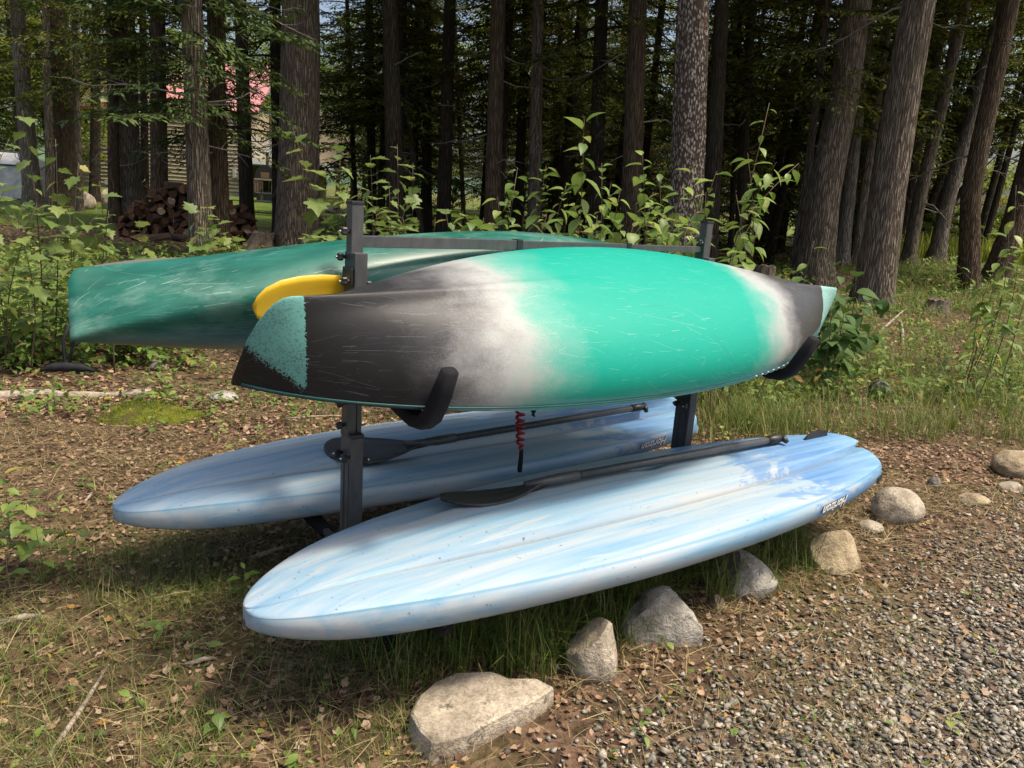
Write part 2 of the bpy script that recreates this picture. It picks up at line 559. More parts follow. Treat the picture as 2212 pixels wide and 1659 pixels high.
    sx = b.n('SeparateXYZ', Vector=p)
    x, y, z = sx.outputs
    wob = b.noise(b.co((2.2, 3.2, 3.2)), 2.4, 4, 0.6)
    spk = b.noise(p, 170, 2, 0.6)
    xx = b.math('ADD', x, b.math('MULTIPLY', b.math('SUBTRACT', wob, 0.5), 0.34))
    xx = b.math('ADD', xx, b.math('MULTIPLY', b.math('SUBTRACT', spk, 0.5), 0.10))
    xx = b.math('ADD', xx, b.math('MULTIPLY', y, -0.12))
    teal, tealL, white, black, grey = (0.006, 0.285, 0.21), (0.085, 0.31, 0.25), (0.33, 0.345, 0.33), (0.018, 0.018, 0.019), (0.17, 0.17, 0.17)
    u = b.math('DIVIDE', b.math('ADD', xx, 1.4), 2.8)
    c = b.ramp(u, [(0.0, black), (0.15, black), (0.185, (0.05, 0.05, 0.052)), (0.22, grey), (0.262, white), (0.312, tealL), (0.365, teal),
                   (0.665, teal), (0.70, tealL), (0.745, white), (0.78, grey), (0.815, (0.05, 0.05, 0.05)), (1.0, (0.04, 0.04, 0.04))])
    xs = b.math('ADD', x, b.math('MULTIPLY', b.math('SUBTRACT', spk, 0.5), 0.025))
    xs = b.math('ADD', xs, b.math('MULTIPLY', z, 0.08))
    tipL = b.ramp(b.math('MULTIPLY', xs, -1.0), [(0.0, 0.0), (1.0, 0.0)])
    mL = b.math('LESS_THAN', xs, -1.235)
    mL2 = b.math('LESS_THAN', b.math('ADD', b.math('ADD', z, b.math('MULTIPLY', b.math('ADD', x, 1.38), 0.55)), b.math('MULTIPLY', b.math('SUBTRACT', spk, 0.5), 0.10)), 0.035)
    tcol = b.mix(b.ramp(b.math('ADD', spk, b.math('MULTIPLY', wob, 0.5)), [(0.72, 0.0), (1.0, 0.9)]), (0.13, 0.34, 0.30), (0.05, 0.10, 0.10))
    c = b.mix(mL, c, tcol)
    c = b.mix(b.math('MULTIPLY', mL, mL2), c, (0.014, 0.014, 0.015))
    mR = b.math('GREATER_THAN', xs, 1.185)
    c = b.mix(mR, c, b.ramp(spk, [(0.35, (0.16, 0.36, 0.33)), (0.65, (0.34, 0.56, 0.51))]))
    # gunwale band below the moulded seam line
    band = b.math('LESS_THAN', z, 0.022)
    c = b.mix(b.math('MULTIPLY', b.math('MULTIPLY', band, b.math('GREATER_THAN', x, -0.55)), 0.55), c, (0.10, 0.28, 0.29))
    scr = scratches(b, [(4.0, 1.0, 0.0012, 0.8, 0.0), (9.0, 1.6, 0.0011, 0.8, 3.1), (14.0, 2.6, 0.0010, 0.7, 7.7), (24.0, 2.0, 0.0009, 0.8, 11.3), (8.0, 4.0, 0.0010, 0.5, 5.2), (18.0, 0.8, 0.0010, 0.9, 1.9), (30.0, 1.2, 0.0008, 0.9, 31.0)], 0.12)
    c = b.mix(scr, c, (0.55, 0.62, 0.59))
    scr2 = scratches(b, [(7.0, 5.0, 0.0014, 0.3, 15.0), (12.0, 4.0, 0.0010, 0.25, 21.0)], 0.35)
    c = b.mix(scr2, c, (0.05, 0.07, 0.07))
    b.col(c)
    b.set(b.b, 'Roughness', b.math('ADD', b.math('MULTIPLY', wob, 0.22), 0.34))
    b.bump(b.math('ADD', b.math('MULTIPLY', b.math('ADD', scr, scr2), -0.6), b.noise(b.co((3, 3, 3)), 3, 2)), 0.12, 0.01)
    MAT['kayak_hull'] = b.m
    # green hull
    b = MB('green_hull', 0.34, spec=0.45)
    p = b.co()
    wob = b.noise(b.co((1.2, 5, 5)), 2.4, 5, 0.65)
    c = b.ramp(wob, [(0.28, (0.003, 0.066, 0.045)), (0.55, (0.008, 0.105, 0.074)), (0.8, (0.03, 0.155, 0.115))])
    ch = b.ramp(b.noise(b.co((1.6, 4, 4)), 2.0, 6, 0.7), [(0.48, 0.0), (0.75, 0.36)])
    c = b.mix(ch, c, (0.30, 0.44, 0.38))
    scr = scratches(b, [(4.0, 1.0, 0.0014, 0.95, 0.0), (9.0, 1.6, 0.0013, 0.8, 3.1), (14.0, 2.6, 0.0012, 0.7, 7.7), (24.0, 2.0, 0.0010, 0.8, 11.3), (8.0, 4.0, 0.0012, 0.5, 5.2), (18.0, 0.8, 0.0012, 0.9, 1.9)], 0.32)
    c = b.mix(scr, c, (0.48, 0.62, 0.55))
    b.col(c)
    b.set(b.b, 'Roughness', b.math('ADD', b.math('MULTIPLY', wob, 0.25), 0.24))
    MAT['green_hull'] = b.m
    plain('dark_strip', (0.035, 0.04, 0.038), 0.6)
    plain('deck_teal', (0.01, 0.10, 0.095), 0.4, var=0.2, scale=4)
    # blue swirled board plastic
    b = MB('board_plastic', 0.33, spec=0.45)
    sx = b.n('SeparateXYZ', Vector=b.co()).outputs
    sw = b.noise(b.co((0.33, 8, 5)), 2.4, 5, 0.6, 0.35)
    sw2 = b.noise(b.co((0.5, 13, 8)), 2.6, 5, 0.6, 0.3)
    c = b.ramp(sw, [(0.34, (0.16, 0.30, 0.43)), (0.43, (0.225, 0.345, 0.445)), (0.53, (0.29, 0.38, 0.45)), (0.64, (0.36, 0.41, 0.445))])
    pat = b.noise(b.co((1.6, 5, 3)), 1.7, 6, 0.7, 0.6)
    zone = b.math('ADD', pat, b.math('MULTIPLY', b.math('SUBTRACT', sx[0], 0.45), 0.55))
    c = b.mix(b.ramp(zone, [(0.60, 0.0), (0.66, 0.85)]), c, b.ramp(sw2, [(0.35, (0.06, 0.17, 0.40)), (0.65, (0.14, 0.28, 0.48))]))
    c = b.mix(b.ramp(sw2, [(0.60, 0.0), (0.70, 0.4)]), c, (0.10, 0.27, 0.47))
    c = b.mix(b.ramp(b.noise(b.co((1.1, 8, 6)), 2.1, 4, 0.6, 0.5), [(0.60, 0.0), (0.68, 0.6)]), c, (0.40, 0.42, 0.42))
    tail = b.ramp(b.math('ADD', b.math('MULTIPLY', sx[0], 0.4), b.math('MULTIPLY', sw, 0.5)), [(0.62, 0.0), (0.85, 0.75)])
    c = b.mix(tail, c, b.ramp(sw2, [(0.35, (0.10, 0.28, 0.46)), (0.6, (0.20, 0.385, 0.50))]))
    dirt = b.ramp(b.noise(b.co(), 62, 3, 0.6), [(0.66, 0.0), (0.69, 1.0)])
    gate = b.ramp(b.noise(b.co(), 7, 3), [(0.45, 0.0), (0.6, 0.8)])
    c = b.mix(b.math('MULTIPLY', dirt, gate), c, (0.09, 0.09, 0.075))
    scr = scratches(b, [(14.0, 1.2, 0.0012, 0.5, 4.0), (24.0, 2.0, 0.0010, 0.4, 9.0)], 0.0, True)
    c = b.mix(scr, c, (0.52, 0.55, 0.57))
    c = b.mix(b.ramp(b.noise(b.co(), 2.5, 5, 0.7), [(0.5, 0.0), (0.8, 0.25)]), c, (0.34, 0.36, 0.33))
    vv = b.n('SeparateColor', Color=b.n('Attribute', attribute_name='girth').outputs['Color']).outputs[0]
    crease = b.ramp(b.math('ABSOLUTE', b.math('SUBTRACT', vv, 0.43)), [(0.004, 0.55), (0.018, 0.0)])
    c = b.mix(crease, c, (0.20, 0.21, 0.20))
    rail = b.ramp(b.math('ABSOLUTE', b.math('SUBTRACT', vv, 0.957)), [(0.004, 0.6), (0.016, 0.0)])
    c = b.mix(rail, c, (0.08, 0.25, 0.38))
    b.col(c)
    b.set(b.b, 'Roughness', b.math('ADD', b.math('MULTIPLY', sw2, 0.25), 0.30))
    MAT['board_plastic'] = b.m
    plain('letter_white', (0.72, 0.72, 0.70), 0.5, var=0.04)
    plain('letter_dim', (0.30, 0.36, 0.36), 0.6)
    plain('letter_black', (0.015, 0.015, 0.015), 0.5)
    # house
    b = MB('siding', 0.8); b.col(b.ramp(b.noise(b.co((0.6, 5, 5)), 3, 4), [(0.3, (0.29, 0.24, 0.155)), (0.7, (0.37, 0.31, 0.21))])); MAT['siding'] = b.m
    b = MB('roof_red', 0.35, metal=0.0); b.col(b.ramp(b.noise(b.co((1, 1, 1)), 1.5, 4), [(0.3, (0.40, 0.15, 0.15)), (0.7, (0.52, 0.24, 0.23))])); MAT['roof_red'] = b.m  # red paled towards pink: glare on the metal put into the colour
    plain('concrete', (0.36, 0.33, 0.27), 0.9, var=0.15, scale=6)
    plain('white_paint', (0.75, 0.74, 0.70), 0.5, var=0.04)
    plain('grey_box', (0.42, 0.42, 0.40), 0.5)
    b = MB('window_glass', 0.06, (0.03, 0.035, 0.04)); b.set(b.b, 'Roughness', b.math('MULTIPLY', b.noise(b.co(), 3, 2), 0.12)); MAT['window_glass'] = b.m
    plain('ceiling_wood', (0.36, 0.25, 0.16), 0.7, var=0.2)
    plain('green_paint', (0.022, 0.055, 0.033), 0.6, var=0.2)
    plain('oven_black', (0.02, 0.02, 0.02), 0.5)
    plain('oven_stone', (0.28, 0.26, 0.17), 0.8)
    plain('copper', (0.35, 0.2, 0.12), 0.4, metal=0.6)
    plain('tent_grey', (0.36, 0.37, 0.36), 0.85, var=0.15, scale=3)
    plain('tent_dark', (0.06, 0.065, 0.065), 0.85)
    # firewood
    b = MB('wood_bark', 0.9, spec=0.2); b.col(b.ramp(b.noise(b.co((6, 6, 2)), 8, 5), [(0.3, (0.02, 0.013, 0.009)), (0.7, (0.085, 0.06, 0.042))])); b.bump(b.noise(b.co((30, 30, 4)), 3, 4), 0.8, 0.02); MAT['wood_bark'] = b.m
    b = MB('wood_split', 0.85, spec=0.2)
    ri = b.n('ObjectInfo').outputs['Random']
    base = b.ramp(ri, [(0.0, (0.05, 0.022, 0.012)), (0.5, (0.10, 0.048, 0.024)), (0.85, (0.18, 0.10, 0.055)), (1.0, (0.38, 0.28, 0.18))])
    b.col(b.mix(0.5, base, b.ramp(b.noise(b.co((20, 20, 3)), 4, 4), [(0.3, 0.3), (0.7, 1.0)]), 'MULTIPLY')); MAT['wood_split'] = b.m
    b = MB('driftwood', 0.9); b.col(b.ramp(b.noise(b.co((3, 22, 22)), 3, 5), [(0.3, (0.12, 0.09, 0.06)), (0.6, (0.38, 0.32, 0.245))])); b.bump(b.noise(b.co((3, 30, 30)), 3, 4), 0.8, 0.01); MAT['driftwood'] = b.m
    b = MB('stump_wood', 0.9); b.col(b.ramp(b.noise(b.co((14, 14, 2)), 3, 5), [(0.3, (0.05, 0.036, 0.024)), (0.65, (0.2, 0.155, 0.11))])); b.bump(b.noise(b.co((22, 22, 2)), 3, 4), 1.0, 0.03); MAT['stump_wood'] = b.m
    b = MB('moss_ground', 0.95, spec=0.1); b.col(b.ramp(b.noise(b.co(), 12, 5), [(0.3, (0.10, 0.065, 0.04)), (0.48, (0.08, 0.095, 0.014)), (0.62, (0.15, 0.16, 0.018)), (0.75, (0.12, 0.08, 0.05))])); b.bump(b.noise(b.co(), 60, 4), 1.0, 0.03); MAT['moss_ground'] = b.m
    plain('red_petal', (0.5, 0.02, 0.03), 0.5)


build_materials()
# ------------------------------------------------------------------ ground, lawn, lake, far shore
ROCK_LINE = np.array([gp(x, y)[:2] for x, y in ((700, 1900), (1040, 1560), (1283, 1470), (1445, 1390), (1610, 1285), (1810, 1240), (1945, 1135), (2212, 1040), (2600, 960))])


def drive_dist(x, y):
    """signed distance to the row of edging stones, positive on the gravel side"""
    x = np.asarray(x, float); y = np.asarray(y, float)
    best = np.full(x.shape, 1e9); sg = np.zeros(x.shape)
    for a, b in zip(ROCK_LINE[:-1], ROCK_LINE[1:]):
        d = b - a
        t = np.clip(((x - a[0]) * d[0] + (y - a[1]) * d[1]) / (d @ d), 0, 1)
        qx, qy = a[0] + t * d[0], a[1] + t * d[1]
        dist = np.hypot(x - qx, y - qy)
        cr = (x - a[0]) * d[1] - (y - a[1]) * d[0]
        sg = np.where(dist < best, np.sign(cr), sg)
        best = np.minimum(best, dist)
    return best * sg


def build_ground():
    def axis(lo, hi, fine, a, b):
        pts = list(np.arange(a, b, fine))
        s = fine; p = b
        while p < hi:
            pts.append(p); s *= 1.16; p += s
        pts.append(hi)
        s = fine; p = a
        while p > lo:
            s *= 1.16; p -= s; pts.append(max(p, lo))
        return np.array(sorted(set(np.round(pts, 4))))
    xs = axis(-700, 700, 0.06, -4.5, 5)
    ys = axis(-60, 46, 0.06, 0.6, 8)
    ys = np.concatenate([ys, [52, 60, 80, 120, 200, 400, 900]])
    X, Y = np.meshgrid(xs, ys)
    Z = gz(X, Y)
    nx, ny = len(xs), len(ys)
    V = np.stack([X, Y, Z], -1).reshape(-1, 3)
    i = np.arange((ny - 1) * (nx - 1))
    r, c = i // (nx - 1), i % (nx - 1)
    F = np.stack([r * nx + c, r * nx + c + 1, (r + 1) * nx + c + 1, (r + 1) * nx + c], 1)
    me = fast_mesh('ground', V, F, True)
    d = drive_dist(V[:, 0], V[:, 1]) + 0.25 * n2(V[:, 0], V[:, 1], 2.5)
    grav = ss(0.1, 1.0, d) * (1 - ss(6, 12, V[:, 1]))
    gr = ss(0.5, 0.9, n2(V[:, 0], V[:, 1], 0.8) + 0.75 * ss(9, 16, V[:, 1]) * ss(0.35, 0.5, V[:, 0] / np.maximum(V[:, 1], 1)) + 0.9 * ss(24, 40, V[:, 1]))
    ca = me.color_attributes.new('zone', 'FLOAT_COLOR', 'POINT')
    arr = np.zeros((len(V), 4), np.float32)
    arr[:, 0] = grav * 0.75; arr[:, 1] = gr * 0.85; arr[:, 3] = 1
    ca.data.foreach_set('color', arr.ravel())
    o = obj('ground', me, MAT['ground'])
    tag(o, 'brown leaf-strewn forest ground around the boat rack', None, kind='structure')
    # far ground beyond the wood
    # lawn round the house
    pts = []
    nx, ny = 60, 40
    V = []
    for j in range(ny):
        for k in range(nx):
            y = 19.0 + (48 - 19.0) * j / (ny - 1)
            x = -26 + (0.5 + 26) * k / (nx - 1)
            y += 0.8 * float(n2(x, 3, 0.7)) if j == 0 else 0
            V.append((x, y, float(gz(x, y)) + 0.012))
    F = [(j * nx + k, j * nx + k + 1, (j + 1) * nx + k + 1, (j + 1) * nx + k) for j in range(ny - 1) for k in range(nx - 1)]
    tag(obj('lawn', mesh('lawn', V, F, True), MAT['lawn']), 'mown green lawn in front of the house', None, kind='structure')
    # lake
    V = [(18.5, 40, -1.25), (900, 40, -1.25), (900, 900, -1.25), (415, 900, -1.25)]
    tag(obj('lake', mesh('lake', V, [(0, 1, 2, 3)]), MAT['water']), 'pale lake seen between the trees', None, kind='structure')
    # far shore hills
    V, F = [], []
    n = 120
    for k in range(n):
        a = R(-70 + 140 * k / (n - 1))
        for j in range(5):
            rr = 760 + 45 * j
            h = (0, 0.45, 0.8, 1.0, 0.9)[j] * (38 + 14 * math.sin(k * 0.21) + 7 * math.sin(k * 0.63 + 1) + 2.5 * math.sin(k * 2.3)) - 1.6
            V.append((rr * math.sin(a), rr * math.cos(a), h))
    for k in range(n - 1):
        for j in range(4):
            F.append((k * 5 + j, (k + 1) * 5 + j, (k + 1) * 5 + j + 1, k * 5 + j + 1))
    tag(obj('hills', mesh('hills', V, F, True), MAT['far_hill']), 'wooded hills on the far shore of the lake', None, kind='structure')


build_ground()

# ------------------------------------------------------------------ foliage meshes
RH_V = np.array([(0, 0, 0), (0.5, 0.5, 0.04), (0, 1, -0.05), (-0.5, 0.5, 0.04)])
RH_F = np.array([(0, 1, 2), (0, 2, 3)])


def bough(L, width, nseg, rs, droop):
    """one hemlock bough in local space: axis +Y, flat spray, drooping tip. returns needle pos, dir, and axis pts"""
    pos, yaw, pit, ln = [], [], [], []
    t = np.linspace(0.12, 1, nseg)
    for k, tt in enumerate(t):
        ay = L * tt
        az = -droop * L * tt * tt
        for side in (-1, 1):
            wl = width * (1.05 - tt) ** 0.7 * rs.uniform(0.6, 1.1) + 0.06
            ang = R(rs.uniform(45, 65)) * side
            m = max(2, int(wl / 0.065))
            for q in range(m):
                s = wl * (q + 0.6) / m
                px = math.sin(ang) * s
                py = ay + math.cos(ang) * s
                pz = az - 0.25 * s * s / max(width, 0.1) + rs.normal(0, 0.012)
                for s2 in (-1, 1):
                    pos.append((px, py, pz))
                    yaw.append(-ang - s2 * R(rs.uniform(25, 55)))
                    pit.append(R(rs.uniform(-35, 12)))
                    ln.append(rs.uniform(0.085, 0.155))
    return np.array(pos), np.array(yaw), np.array(pit), np.array(ln)


BOUGHS = {}


def bough_bank(key, LB, dens):
    if key not in BOUGHS:
        rs = np.random.default_rng(int(LB * 100 + dens * 10))
        out = []
        for _ in range(7):
            p, yw, pt, ln = bough(LB, LB * 0.42, max(5, int(9 * LB / 2 * dens)), rs, rs.uniform(0.05, 0.2))
            sc = np.stack([ln * 0.32, ln, ln], 1)
            v, f = scatter(RH_V, RH_F, p, rotm(yw, pt, rs.uniform(-0.6, 0.6, len(yw))), sc)
            out.append((v, f, LB))
        BOUGHS[key] = out
    return BOUGHS[key]


def hemlock_crown(name, z0, z1, rad, nb, seed, dens=1.0, mat='hemlock', sparse_low=True):
    rs = np.random.default_rng(seed)
    boughs = bough_bank((round(rad * 0.62, 2), dens), rad * 0.62, dens)
    parts = []
    TV, TF = [], []
    for k in range(nb):
        f = (k + rs.uniform(0, 1)) / nb
        z = z0 + (z1 - z0) * f
        L = rad * (1.0 - 0.75 * f) * rs.uniform(0.55, 1.1)
        az = k * 2.39996 + rs.uniform(-0.4, 0.4)
        tilt = R(rs.uniform(-22, 8) + 20 * f)
        bv, bf, LB = boughs[int(rs.integers(len(boughs)))]
        sc = L / LB
        rx = np.array([[1, 0, 0], [0, math.cos(tilt), -math.sin(tilt)], [0, math.sin(tilt), math.cos(tilt)]])
        rzm = np.array([[math.cos(az), -math.sin(az), 0], [math.sin(az), math.cos(az), 0], [0, 0, 1]])
        G = rzm @ rx
        parts.append(((bv * sc) @ G.T + np.array([0, 0, z]), bf))
        ax = [np.array([0, 0, z]) + G @ np.array([0, L * q, -0.1 * L * q * q]) for q in (0, 0.35, 0.7, 1.0)]
        tv, tf = tube_data(ax, [0.010 + 0.011 * L, 0.008 + 0.006 * L, 0.008, 0.003], 5, False)
        TV.append(np.array(tv)); TF.append(np.array(tf))
    V, F = cat_mesh(parts)
    Wv, Wf = cat_mesh(list(zip(TV, TF)))
    Wt = np.concatenate([Wf[:, [0, 1, 2]], Wf[:, [0, 2, 3]]])
    allV = np.concatenate([V, Wv]); allF = np.concatenate([F, Wt + len(V)])
    me = fast_mesh(name, allV, allF)
    me.materials.append(MAT[mat]); me.materials.append(MAT['bark_dark'])
    mi = np.zeros(len(allF), np.int32); mi[len(F):] = 1
    me.polygons.foreach_set('material_index', mi)
    return me


def leafy_crown(name, z0, z1, rad, nclump, nleaf, seed, mat, size=0.13):
    rs = np.random.default_rng(seed)
    parts = []
    TV, TF = [], []
    for k in range(nclump):
        f = rs.uniform(0, 1) ** 0.9
        z = z0 + (z1 - z0) * f
        prof = math.sin(math.pi * min(1, 0.22 + 0.76 * f)) ** 0.7
        a = rs.uniform(0, 6.283)
        r = rad * prof * math.sqrt(rs.uniform(0.15, 1.0))
        c = np.array([r * math.cos(a), r * math.sin(a), z])
        cs = rs.uniform(0.35, 0.85) * rad * 0.33
        n = int(nleaf / nclump * rs.uniform(0.6, 1.4))
        d = rs.normal(size=(n, 3)); d /= np.linalg.norm(d, axis=1)[:, None]
        P = c + d * (rs.uniform(0, 1, n) ** 0.45)[:, None] * cs * np.array([1.25, 1.25, 0.6])
        M = rotm(rs.uniform(0, 6.283, n), rs.normal(-0.35, 0.4, n), rs.normal(0, 0.5, n))
        ln = rs.uniform(0.7, 1.3, n) * size
        parts.append(scatter(RH_V, RH_F, P, M, np.stack([ln * 0.62, ln, ln], 1)))
        s0 = np.array([0, 0, max(z * 0.55, 0.2)])
        tv, tf = tube_data([s0, (s0 + c) / 2 + np.array([0, 0, 0.05 * r]), c], [0.045, 0.03, 0.008], 5, False)
        TV.append(np.array(tv)); TF.append(np.array(tf))
    V, F = cat_mesh(parts)
    Wv, Wf = cat_mesh(list(zip(TV, TF)))
    Wt = np.concatenate([Wf[:, [0, 1, 2]], Wf[:, [0, 2, 3]]])
    allV = np.concatenate([V, Wv]); allF = np.concatenate([F, Wt + len(V)])
    me = fast_mesh(name, allV, allF)
    me.materials.append(MAT[mat]); me.materials.append(MAT['bark_dark'])
    mi = np.zeros(len(allF), np.int32); mi[len(F):] = 1
    me.polygons.foreach_set('material_index', mi)
    return me


def trunk_mesh(name, pts, rads, seed, seg=20, flare=0.45, ridges=0.03):
    """pts: list of axis points (relative to base), rads at each; resampled"""
    rs = np.random.default_rng(seed)
    pts = np.array(pts, float); rads = np.array(rads, float)
    hs = pts[:, 2]
    zs = np.concatenate([[-0.15, 0.0, 0.08, 0.18, 0.32, 0.5, 0.75], np.arange(1.05, hs[-1], 0.45), [hs[-1]]])
    lob = rs.uniform(0, 6.28, 3)
    V = []
    ang = np.arange(seg) / seg * 2 * math.pi
    ph = rs.uniform(0, 50)
    for z in zs:
        cx = np.interp(z, hs, pts[:, 0]); cy = np.interp(z, hs, pts[:, 1])
        r = np.interp(z, hs, rads)
        fl = flare * math.exp(-max(z, 0) / (1.3 * rads[0] + 0.08))
        lobes = 0.5 + 0.5 * np.cos(5 * ang + lob[0] + 0.8 * np.sin(2 * ang + lob[1]))
        rr = r * (1 + fl * (0.35 + 0.9 * lobes)
                  + ridges * np.sin(7 * ang + lob[2] + 0.7 * math.sin(z * 1.1)) + 0.6 * ridges * np.sin(3 * ang + z * 0.9 + ph)
                  + rs.normal(0, 0.012, seg))
        V.append(np.stack([cx + rr * np.cos(ang), cy + rr * np.sin(ang), np.full(seg, z)], 1))
    n = len(zs)
    V = np.concatenate(V)
    F = []
    for i in range(n - 1):
        for k in range(seg):
            k2 = (k + 1) % seg
            F.append((i * seg + k, i * seg + k2, (i + 1) * seg + k2, (i + 1) * seg + k))
    F = F + []
    me = fast_mesh(name, V, np.array(F), True)
    return me


def twig_mesh(name, n, z0, z1, rad, seed, lo=0.5, hi=1.8):
    """dead lower branches, each a thin crooked twig with side twigs, around a trunk"""
    rs = np.random.default_rng(seed)
    parts = []
    for k in range(n):
        z = rs.uniform(z0, z1)
        a = rs.uniform(0, 6.283)
        L = rs.uniform(lo, hi)
        d = np.array([math.cos(a), math.sin(a), rs.uniform(-0.35, 0.25)])
        p = np.array([math.cos(a) * rad * 0.7, math.sin(a) * rad * 0.7, z])
        pts = [p]
        m = 6
        for q in range(m):
            d = d + rs.normal(0, 0.16, 3); d[2] -= 0.03
            d /= np.linalg.norm(d)
            p = p + d * L / m
            pts.append(p)
        v, f = tube_data(pts, list(np.linspace(0.011 + 0.006 * L, 0.003, m + 1)), 5, False)
        parts.append((np.array(v), np.array(f)))
        for q in range(2, m):
            d2 = d + rs.normal(0, 0.7, 3); d2 /= np.linalg.norm(d2)
            l2 = L * rs.uniform(0.12, 0.35)
            v, f = tube_data([pts[q], pts[q] + d2 * l2 * 0.5 + rs.normal(0, 0.02, 3), pts[q] + d2 * l2], [0.007, 0.005, 0.002], 4, False)
            parts.append((np.array(v), np.array(f)))
    V, F = cat_mesh(parts)
    me = fast_mesh(name, V, F, True)
    me.materials.append(MAT['twig'])
    return me


CROWNS = {}
TWIGS = [twig_mesh('dead_branch', 1, 0, 0.01, 0.12, 900 + k) for k in range(12)]


def crown(kind):
    if kind not in CROWNS:
        spec = {'high': lambda: hemlock_crown('crown', 6.8, 15, 3.2, 70, 11),
                'high2': lambda: hemlock_crown('crown', 7.2, 16, 3.6, 75, 12),
                'mid': lambda: hemlock_crown('crown', 3.9, 14, 2.9, 74, 13),
                'mid2': lambda: hemlock_crown('crown', 3.2, 13, 2.7, 76, 14),
                'low': lambda: hemlock_crown('crown', 1.9, 12, 2.6, 82, 15),
                'low2': lambda: hemlock_crown('crown', 1.4, 11, 2.4, 80, 16),
                'sparse': lambda: hemlock_crown('crown', 4.2, 14, 1.9, 38, 19),
                'lush': lambda: hemlock_crown('crown', 2.2, 12, 2.7, 80, 17, 1.1, 'hemlock_lush'),
                'young': lambda: hemlock_crown('crown', 0.3, 4.5, 1.3, 55, 18),
                'leaf': lambda: leafy_crown('crown', 2.0, 12, 3.6, 46, 15000, 21, 'deciduous'),
                'leaf2': lambda: leafy_crown('crown', 1.2, 10, 3.2, 42, 13000, 22, 'deciduous'),
                'leaf3': lambda: leafy_crown('crown', 1.5, 11, 3.3, 42, 12000, 23, 'deciduous_dark'),
                'autumn': lambda: leafy_crown('crown', 1.5, 5, 1.6, 20, 3000, 24, 'autumn', 0.1),
                'shrub': lambda: leafy_crown('crown', 0.1, 2.2, 1.2, 26, 5000, 25, 'deciduous', 0.085),
                'shrub2': lambda: leafy_crown('crown', 0.1, 1.6, 1.0, 22, 4000, 26, 'deciduous_dark', 0.08)}[kind]
        CROWNS[kind] = spec()
    return CROWNS[kind]


TREE_N = [0]


def tree(base, path, wbase, bark, crown_kind, label, group=None, H=None, twigs=0, twz=(1.2, 5.0), name='conifer_tree', cat='tree', crown_s=1.0, taper=0.6, flare=0.45, rz=None):
    """base: world point; path: list of (dx,dy,z) axis points relative to base; extended to H"""
    TREE_N[0] += 1
    s = TREE_N[0]
    H = H or 13 + 3 * ((s * 37) % 10) / 10
    path = [np.array(p, float) for p in path]
    d = path[-1] - path[-2]
    d = d / d[2]
    d2 = np.array([d[0] * 0.75, d[1], 1.0])
    if path[-1][2] < H:
        path.append(path[-1] + d2 * (H - path[-1][2]))
    r0 = wbase / 2
    rads = [r0 * (1 - taper * min(1, p[2] / H)) for p in path]
    e = empty(name, base, label, cat, group)
    obj('trunk', trunk_mesh('trunk', path, rads, s, 24 if wbase > 0.45 else 14, flare), MAT[bark], e)
    if crown_kind:
        c = obj('crown', crown(crown_kind), None, e)
        c.rotation_euler = (0, 0, (s * 2.1) % 6.283 if rz is None else rz)
        zc = 7.0
        px = np.interp(zc, [p[2] for p in path], [p[0] for p in path])
        py = np.interp(zc, [p[2] for p in path], [p[1] for p in path])
        c.location = (px, py, 0)
        c.scale = (crown_s, crown_s, 1)
    trs = np.random.default_rng(s + 900)
    for k in range(twigs):
        z = trs.uniform(*twz)
        t = obj('dead_branch', TWIGS[int(trs.integers(len(TWIGS)))], None, e)
        t.location = (np.interp(z, [p[2] for p in path], [p[0] for p in path]), np.interp(z, [p[2] for p in path], [p[1] for p in path]), z)
        t.rotation_euler = (0, 0, trs.uniform(0, 6.283))
        q = trs.uniform(0.6, 1.25)
        t.scale = (q, q, q)
    return e


def px_tree(pts, wpx, bark, ck, label, group=None, Y=None, **kw):
    """pts: [(px,py) base, ... upward points] in photo pixels. Y gives the distance where the base is hidden"""
    if Y is None:
        b = gp(*pts[0])
        Y = b[1]
    else:
        b = at(pts[0][0], pts[0][1], Y)
        b[2] = float(gz(b[0], b[1]))
    path = [np.zeros(3)]
    first = at(pts[0][0], pts[0][1], Y)
    for p in pts[1:]:
        q = at(p[0], p[1], Y)
        path.append(np.array([q[0] - b[0], (q[2] - b[2]) * 0.0, q[2] - b[2]]))
    path = [p for i, p in enumerate(path) if i == 0 or p[2] > path[i - 1][2] + 0.05]
    return tree(b, path, wpx * Y / PF, bark, ck, label, group, **kw)


# trees one can tell apart, measured in the photograph
G1 = 'tall conifers along the edge of the wood'
px_tree([(644, 540), (649, 0)], 90, 'bark_grey', 'high2', 'massive straight grey-barked trunk rising beside the old cut stump', G1, twigs=5, twz=(4.5, 7), flare=0.25)
px_tree([(437, 568), (425, 300), (413, 0)], 50, 'bark_grey', 'lush', 'thicker grey stem of the twin trunk in front of the firewood heap', G1, twigs=8, crown_s=0.95, flare=0.3, rz=0.5)
px_tree([(478, 556), (470, 300), (464, 0)], 40, 'bark_brown', 'lush', 'slimmer brown stem of the twin trunk in front of the firewood heap', G1, twigs=8, crown_s=0.9, flare=0.3, rz=2.2)
px_tree([(284, 482), (270, 0)], 44, 'bark_grey', 'mid', 'thick grey trunk at the tent side of the firewood heap', G1, twigs=9)
px_tree([(344, 462), (340, 0)], 36, 'bark_brown', 'mid', 'brown trunk rising from behind the top of the firewood heap', G1, twigs=6, Y=21)
px_tree([(534, 495), (520, 0)], 31, 'bark_dark', 'high', 'dark trunk at the house-deck end of the firewood heap', G1, twigs=8, Y=20)
px_tree([(72, 445), (54, 240), (36, 0)], 34, 'bark_pale', 'high', 'pale sunlit trunk beside the grey tent, leaning outward', G1, twigs=9)
px_tree([(150, 448), (138, 200), (122, 0)], 46, 'bark_brown', 'mid2', 'stout red-brown trunk between the tent and the house', G1, twigs=10)
